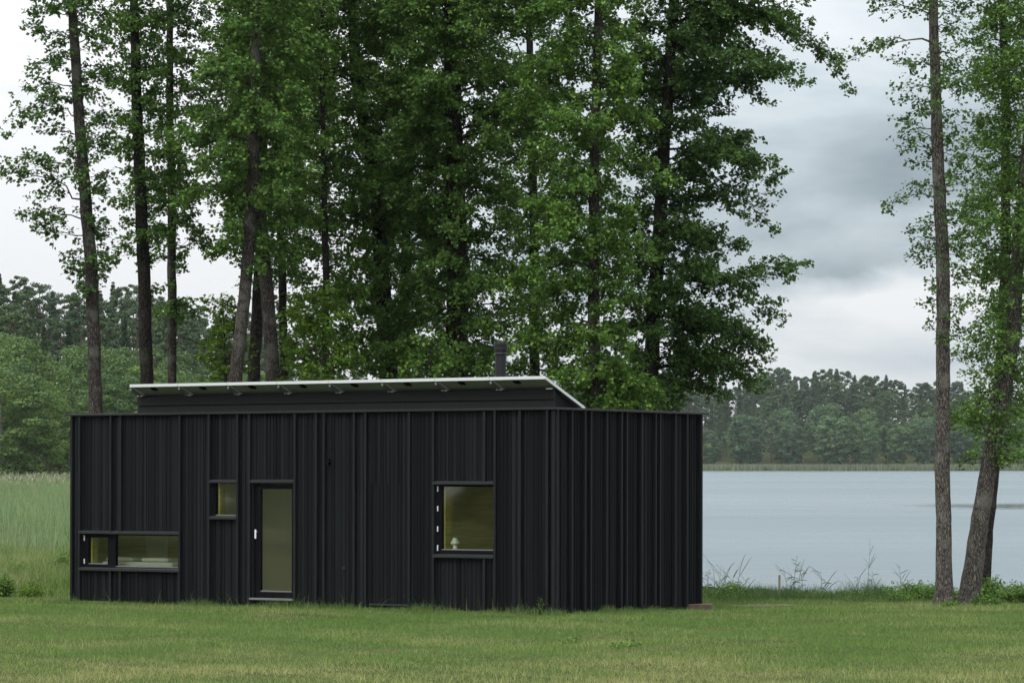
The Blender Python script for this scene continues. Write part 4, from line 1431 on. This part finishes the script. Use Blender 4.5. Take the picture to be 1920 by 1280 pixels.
# lawn: mown blades and longer tufts
x, y = scatter(520000, 34.5, 61)
keep = ~in_cabin(x, y)
x, y = x[keep], y[keep]
tuft = np.clip(wob(x, y, 2.1) + 0.7 * wob(x, y, 5.3, 1.0) + 0.6 * wob(x, y, 11.0, 2.0), -1.4, 2.6)
def on_path(x, y):
    w = 0.45 + 0.22 * np.sin(x * 1.7 + 1) + 0.1 * np.sin(x * 5) - 0.12
    return (np.abs(y - (58.2 + 0.5 * np.sin(x * 0.8) + 0.15 * np.sin(x * 3.1))) < w) & (x > 3.6) & (x < 12.7)


thin = ~(on_path(x, y) & (g.random(len(x)) < 0.85))
x, y, tuft = x[thin], y[thin], tuft[thin]
hgt = (0.045 + 0.016 * tuft) * np.where((x > 2.4) & (x < 3.9) & (y > 54.3) & (y < 57), 0.6, 1.0) * g.uniform(0.5, 1.5, len(x))
p1 = blades(x, y, hgt, 0.0065 * g.uniform(.7, 1.3, len(x)), g.uniform(0.2, 1.3, len(x)), g, 1)
x, y = scatter(90000, 34.5, 61)
keep = (~in_cabin(x, y)) & (wob(x, y, 1.4, 3.0) + 0.5 * g.normal(0, 1, len(x)) > 0.35)
x, y = x[keep], y[keep]
p2 = blades(x, y, g.uniform(0.07, 0.15, len(x)), 0.007, g.uniform(0.2, 0.9, len(x)), g, 2)
v_, f_, _ = join([(*p1, 0), (*p2, 0)])
tag(mesh_np('lawn_grass', v_, f_, M['lawn']), 'short mown grass with dry straw patches in front of the cabin', 'grass', kind='stuff')
# longer grass along the foot of the cabin
n = 5200
u_ = g.uniform(-W - 0.3, 0.25, n)
o_ = -np.abs(g.normal(0, 0.10, n)) - 0.09
X1, Y1 = CX + u_ * ct + o_ * st, CY - u_ * st + o_ * ct
n = 2600
u_ = g.uniform(-0.2, D + 0.3, n)
o_ = np.abs(g.normal(0, 0.10, n)) + 0.09
X2, Y2 = CX + u_ * st + o_ * ct, CY + u_ * ct - o_ * st
x, y = np.r_[X1, X2], np.r_[Y1, Y2]
near_beam = (x > 2.5) & (y < 57.5)
x, y = x[~near_beam], y[~near_beam]
hh_ = g.uniform(0.05, 0.17, len(x)) * np.clip(0.8 + 0.5 * wob(x, y, 3.1), 0.35, 1.6)
pf = blades(x, y, hh_, 0.008, g.uniform(0.1, 1.0, len(x)), g, 3, curl=0.8)
n = 120
u_ = g.uniform(-W, 0.1, n); o_ = np.full(n, -0.16)
pg = blades(CX + u_ * ct + o_ * st, CY - u_ * st + o_ * ct, g.uniform(0.16, 0.34, n), np.full(n, 0.009), g.uniform(0.2, 0.9, n), g, 5, curl=0.9)
v_, f_, _ = join([(*pf, 0), (*pg, 0)])
tag(mesh_np('wall_foot_grass', v_, f_, M['tall']), 'uncut grass growing along the foot of the cabin wall', 'grass', kind='stuff')
# bank by the lake (right) and behind the cabin
n = 60000
y = g.uniform(59.5, 72.5, n)
x = g.uniform(2.5, 14, n)
keep = (y < shore_y(x) + 0.5)
keep &= (np.abs(y - 58.4 - 0.5 * np.sin(x * .8)) > 0.5)
x, y = x[keep], y[keep]
hb = (0.05 + 0.20 * smooth(-0.2, 1.4, wob(x, y, 1.2, 4.0)) + 0.13 * smooth(67, 71, y) * (0.5 + 0.5 * np.clip(wob(x, x, 2.6, 1.0), -1, 1.5))) * g.uniform(0.5, 1.4, len(x))
pa = blades(x, y, hb, 0.010, g.uniform(0.1, 0.8, len(x)), g, 2)
# rough meadow on the left
n = 60000
y = np.sqrt(g.uniform(61 ** 2, 100 ** 2, n))
x = -g.uniform(0.105, 0.18, n) * y
hb = (0.05 + 0.45 * smooth(65, 72, y) * (0.35 + 0.65 * smooth(-1, 1, wob(x, y, 1.6, 4.0)))) * g.uniform(0.4, 1.4, len(x))
pb_ = blades(x, y, hb, 0.014, g.uniform(0.1, 0.7, len(x)), g, 2)
tag(mesh_np('bank_grass', *pa, M['bank']), 'dark uncut grass on the lake bank right of the cabin', 'grass', kind='stuff')
tag(mesh_np('meadow_grass', *pb_, M['meadow']), 'rough uncut meadow grass left of the cabin', 'grass', kind='stuff')
# reed bed on the left
n = 150000
y = np.sqrt(g.uniform(97 ** 2, 325 ** 2, n))
x = -g.uniform(0.10, 0.19, n) * y
front_edge = y > 97 + 3 * wob(x, x, 0.35)
x, y = x[front_edge], y[front_edge]
hr = (1.25 + 0.18 * wob(x, y, 0.08) + 0.1 * wob(x, y, 0.5)) * g.uniform(0.75, 1.12, len(x)) * (0.65 + 0.35 * smooth(97, 112, y)) + 0.25 * smooth(150, 320, y)
pr_ = blades(x, y, hr, 0.030 + 0.0001 * (y - 97), g.uniform(0.05, 0.35, len(x)), g, 2)
tag(mesh_np('reed_bed', *pr_, M['reed']), 'wide bed of green reeds left of the cabin in front of the forest', 'reeds', kind='stuff')
n = 2000
y = np.sqrt(g.uniform(200 ** 2, 325 ** 2, n))
x = -g.uniform(0.10, 0.19, n) * y
pp = blades(x, y, g.uniform(0.15, 0.35, n), 0.07, g.uniform(0.2, 0.8, n), g, 1, z=height(x, y) + 1.5 + g.uniform(-0.1, 0.35, n))
tag(mesh_np('reed_plumes', *pp, M['plume']), 'pale brown seed plumes on top of the distant reeds', 'reeds', kind='stuff')
# reed strip on the far shore
n = 26000
x = g.uniform(-120, 330, n)
y = 1141 + g.uniform(0, 9, n) + 2.5 * wob(x, x, 0.03)
pr_ = blades(x, y, g.uniform(1.6, 2.6, n), 0.35, g.uniform(0.02, 0.2, n), g, 1, z=np.full(n, -0.5))
tag(mesh_np('far_reeds', *pr_, M['reed_far']), 'pale green strip of reeds along the far shore of the lake', 'reeds', kind='stuff')


# ------------------------------------------------------------------ single plants by the shore
def reed_stem(x, y, h, seed, label, nleaf=9, lean=0.1, plume=False):
    g = np.random.default_rng(seed)
    z0 = max(float(height(x, y)), LAKE - 0.3)
    root = empty('reed_stem', (x, y, z0))
    tag(root, label, 'reed', 'single reeds along the near shore')
    a = g.uniform(-0.5, 3.6)
    t = np.linspace(0, 1, 8)
    c = np.stack([lean * h * t ** 2 * math.cos(a), lean * h * t ** 2 * math.sin(a), h * t], -1)
    tv, tf = tube(c, 0.006 * (1 - 0.7 * t), 5)
    mesh_np('stalk', tv, tf, M['reed_stem'], root)
    for k in range(nleaf):
        tt_ = 0.2 + 0.78 * min(1, max(0, (k + g.normal(0, 0.6)) / nleaf))
        p = np.array([np.interp(tt_, t, c[:, q]) for q in range(3)])
        az_ = g.uniform(0, 2 * math.pi)
        ln = g.uniform(0.12, 0.36)
        ev_ = g.uniform(0.3, 1.5)
        s_ = np.linspace(0, 1, 5)
        w_ = 0.022 * np.sin(np.clip(s_ * 0.85 + 0.15, 0, 1) * math.pi) ** 0.7 + 0.0008
        cc = np.stack([p[0] + ln * s_ * math.cos(az_) * 0.75, p[1] + ln * s_ * math.sin(az_) * 0.75, p[2] + ln * (ev_ * s_ - g.uniform(0.05, 0.5) * s_ ** 2)], -1)
        sd = np.array([0.25, 0.25, -0.8]) * 0.7
        vv = np.concatenate([cc - w_[:, None] * sd / 2, cc + w_[:, None] * sd / 2])
        ff = [(i, i + 1, 5 + i + 1, 5 + i) for i in range(4)]
        mesh_np('leaf', vv, ff, M['reed_stem'], root)
    return root


reeds = [(1340, 1.0, 61), (1362, 0.85, 64), (1383, 1.1, 63), (1349, 1.05, 66), (1396, 0.6, 62), (1476, 1.0, 66), (1488, 1.35, 67), (1497, 1.15, 66.5), (1506, 0.95, 66), (1482, 0.8, 65), (1541, 0.9, 67),
         (1550, 0.6, 66), (1604, 0.7, 66), (1627, 1.45, 66.5), (1640, 0.9, 67), (1690, 1.1, 68), (1371, 0.7, 63), (1330, 0.8, 62), (1355, 0.75, 61.5), (1325, 0.9, 63)]
names_ = ['beside the cabin end', 'left of the stake', 'right of the stake', 'in the open middle of the shore', 'towards the pair of trees']
for k, (px, hh, yy) in enumerate(reeds):
    where = names_[0] if px < 1400 else names_[2] if px < 1520 else names_[3] if px < 1660 else names_[4]
    size_ = 'short' if hh < 0.8 else 'tall' if hh > 1.2 else 'middling'
    reed_stem((px - 960) * yy / F, yy, hh * 0.62, 500 + k, '%s green reed stem on the near shore %s' % (size_, where), nleaf=int(6 + hh * 3), lean=0.12)
# stake
sx0 = P(1460.5, 1122, 66)
sk = MB().lathe([(0.024, -0.2), (0.024, 0.0), (0.022, 0.50), (0.017, 0.51), (0.001, 0.512)], 0, 0, 10).build('wooden_stake', M['stake'], smooth=False)
sk.location = (sx0.x, 66, P(1460, 1126, 66).z)
sk.rotation_euler = (0.02, 0.02, 0)
tag(sk, 'thin weathered wooden stake standing at the edge of the lake', 'stake')


# shrubs and undergrowth
def shrub(px, py, d, w_px, h_px, seed, label, leaf='leaf', n=900, size=0.06, name='shrub', group=None, cat='shrub'):
    g = np.random.default_rng(seed)
    s = d / F
    x = (px - 960) * s
    z0 = float(height(x, d))
    root = empty(name, (x, d, z0))
    tag(root, label, cat, group)
    ns = max(6, int(n / 45))
    w, h = w_px * s / 2, h_px * s
    stems, pos, dr = [], [], []
    for i in range(ns):
        a = g.uniform(0, 2 * math.pi)
        r = w * math.sqrt(g.uniform(0, 1))
        hh = h * g.uniform(0.45, 1.05) * (1 - 0.45 * (r / w) ** 2)
        b0 = np.array([r * 0.5 * math.cos(a), r * 0.5 * math.sin(a), -0.03])
        e0 = np.array([r * math.cos(a), r * math.sin(a), hh])
        mid = (b0 + e0) / 2 + np.array([0, 0, 0.1 * hh])
        tv, tf = tube(np.array([b0, mid, e0]), [0.006, 0.004, 0.002], 4)
        stems.append((tv, tf, 0))
        k = int(n / ns)
        t = g.uniform(0.15, 1.0, k)
        p = b0 + (e0 - b0) * t[:, None] + g.normal(0, 1, (k, 3)) * np.array([0.07, 0.07, 0.04]) * (0.5 + w)
        pos.append(p)
        dr.append(np.stack([np.cos(g.uniform(0, 6.28, k)), np.sin(g.uniform(0, 6.28, k)), g.uniform(-0.2, 0.5, k)], -1))
    sv, sf, _ = join(stems)
    mesh_np('stems', sv, sf, M['twig'], root)
    p = np.concatenate(pos)
    p[:, 2] = np.maximum(p[:, 2], 0.01)
    lv, lf = make_leaves(p, np.concatenate(dr), size, g, 0.6)
    mesh_np('foliage', lv, lf, M[leaf], root)
    return root


shrub(1868, 1130, 60.0, 120, 52, 601, 'leafy bush growing right behind the leaning mossy tree trunk', 'leaf_light', 2600)
shrub(1910, 1130, 59.0, 70, 40, 602, 'small green bush at the right edge beside the leaning tree', 'leaf', 1400)
shrub(1790, 1128, 59.5, 60, 36, 603, 'low green bush between the two tree trunks on the bank', 'leaf', 1200)
shrub(1715, 1116, 63, 110, 36, 604, 'broad low bush on the bank left of the straight tree', 'leaf', 2400)
shrub(1660, 1114, 65, 60, 24, 605, 'small dark bush at the water edge left of the broad low bush', 'leaf_dark', 900)
shrub(1536, 1124, 64, 34, 18, 606, 'small round bush alone at the water edge right of the stake', 'leaf', 500)
shrub(1505, 1124, 63, 40, 14, 607, 'flat little bush at the water edge beside the stake', 'leaf', 450)
shrub(1360, 1118, 62, 90, 34, 608, 'low leafy growth among reeds beside the cabin end', 'leaf', 1500, 0.045)
for k_, (a_px, a_d, a_w, a_h, a_t) in enumerate(((1420, 65, 36, 14, 'tuft of dark weeds at the water edge left of the stake'), (1576, 66, 30, 20, 'tuft of leafy weeds at the water edge in the open shore'),
        (1612, 65, 46, 16, 'low spreading weeds beneath the tallest reed'), (1690, 61, 60, 22, 'dark green weeds on the bank in front of the broad low bush'), (1745, 62, 40, 40, 'upright bushy weeds close to the left of the straight tree'))):
    shrub(a_px, 1120, a_d, a_w, a_h, 660 + k_, a_t, 'leaf', 600, 0.05, name='weed', cat='weed')
shrub(1780, 1141, 56.4, 42, 12, 609, 'low pale green weeds at the foot of the straight tree', 'leaf_light', 500, 0.05)
shrub(1850, 1138, 57.2, 60, 26, 616, 'tangle of green weeds at the foot of the leaning tree', 'leaf', 900, 0.05)
shrub(118, 1040, 84, 50, 55, 610, 'green bush in the meadow against the left corner of the cabin', 'leaf_light', 1500, 0.07)
shrub(5, 1092, 66, 50, 52, 611, 'dark green bush at the left edge of the lawn', 'leaf_light', 1700, 0.06)
shrub(60, 1088, 67, 60, 34, 612, 'yellow green weed clump between the left bush and the cabin', 'leaf_yellow', 900, 0.06)
shrub(30, 1055, 80, 50, 40, 613, 'pale green bush in front of the reeds at left', 'leaf_yellow', 900, 0.08)
for k_, (a_px, a_d, a_w, a_h, a_l, a_t) in enumerate(((20, 74, 46, 24, 'leaf_yellow', 'loose yellow green weeds in the meadow near the left edge'),
        (75, 90, 60, 30, 'leaf_light', 'bright green bushy weeds at the front edge of the reeds'), (128, 72, 34, 30, 'leaf_yellow', 'yellow green weeds against the left cabin corner'),
        (45, 96, 50, 26, 'leaf', 'dark leafy weeds at the foot of the reeds'), (100, 69, 44, 12, 'leaf_yellow', 'low pale weeds at the lawn edge left of the cabin'),
        (12, 98, 44, 34, 'leaf_light', 'light bush at the reed edge by the left of the picture'))):
    shrub(a_px, 1080, a_d, a_w, a_h, 640 + k_, a_t, a_l, 700, 0.06)
shrub(95, 1058, 78, 30, 18, 614, 'low brownish green weeds in the meadow near the cabin', 'leaf', 400, 0.06)
shrub(1168, 1218, 43.4, 70, 10, 617, 'flat dark green weed patch in the lawn below the cabin end', 'leaf', 500, 0.045, name='weed', cat='weed')
shrub(1072, 1206, 44.5, 36, 9, 618, 'small dark weed in the lawn below the near corner', 'leaf', 260, 0.045, name='weed', cat='weed')
shrub(1012, 1148, 52.75, 9, 38, 619, 'thin flowering weed standing against the cabin near its corner', 'leaf_light', 90, 0.035, name='weed', cat='weed')

# ------------------------------------------------------------------ woodland outside the view, mirrored in the panes
parts = []
gw = random.Random(3)
for i in range(26):
    t = i / 25
    src = gw.choice(LB)[1]
    n_ = len(src.vertices)
    co = np.empty(n_ * 3, dtype=np.float32); src.vertices.foreach_get('co', co); co = co.reshape(-1, 3)
    pl = np.empty(len(src.loops), dtype=np.int32); src.loops.foreach_get('vertex_index', pl); pl = pl.reshape(-1, 4)
    X_, Y_ = -62 - 18 * (i % 2) + gw.uniform(-4, 4), -30 + 105 * t
    a = gw.uniform(0, 6.28); sc_ = gw.uniform(0.8, 1.15)
    rr = np.array([[math.cos(a), -math.sin(a), 0], [math.sin(a), math.cos(a), 0], [0, 0, 1]]) * sc_
    parts.append((co @ rr.T + np.array([X_, Y_, -1.5]), pl, 0))
v_, f_, _ = join(parts)
tag(mesh_np('woodland', v_, f_, M['far_broad']), 'green wood mirrored in the cabin windows', 'wood', kind='stuff')

# ------------------------------------------------------------------ haze
hz = MB().box(-1520, 1520, -420, 2620, -3.3, 70)
m = bpy.data.materials.new('haze_air')
m.use_nodes = True
m.node_tree.nodes.clear()
ho = m.node_tree.nodes.new('ShaderNodeOutputMaterial')
pv_ = m.node_tree.nodes.new('ShaderNodeVolumePrincipled')
pv_.inputs['Color'].default_value = (0.86, 0.92, 0.98, 1)
pv_.inputs['Density'].default_value = 0.000045
m.node_tree.links.new(pv_.outputs[0], ho.inputs['Volume'])
tag(hz.build('haze', m), 'thin pale haze over the lake and far forest', 'haze', kind='stuff')
print('done')
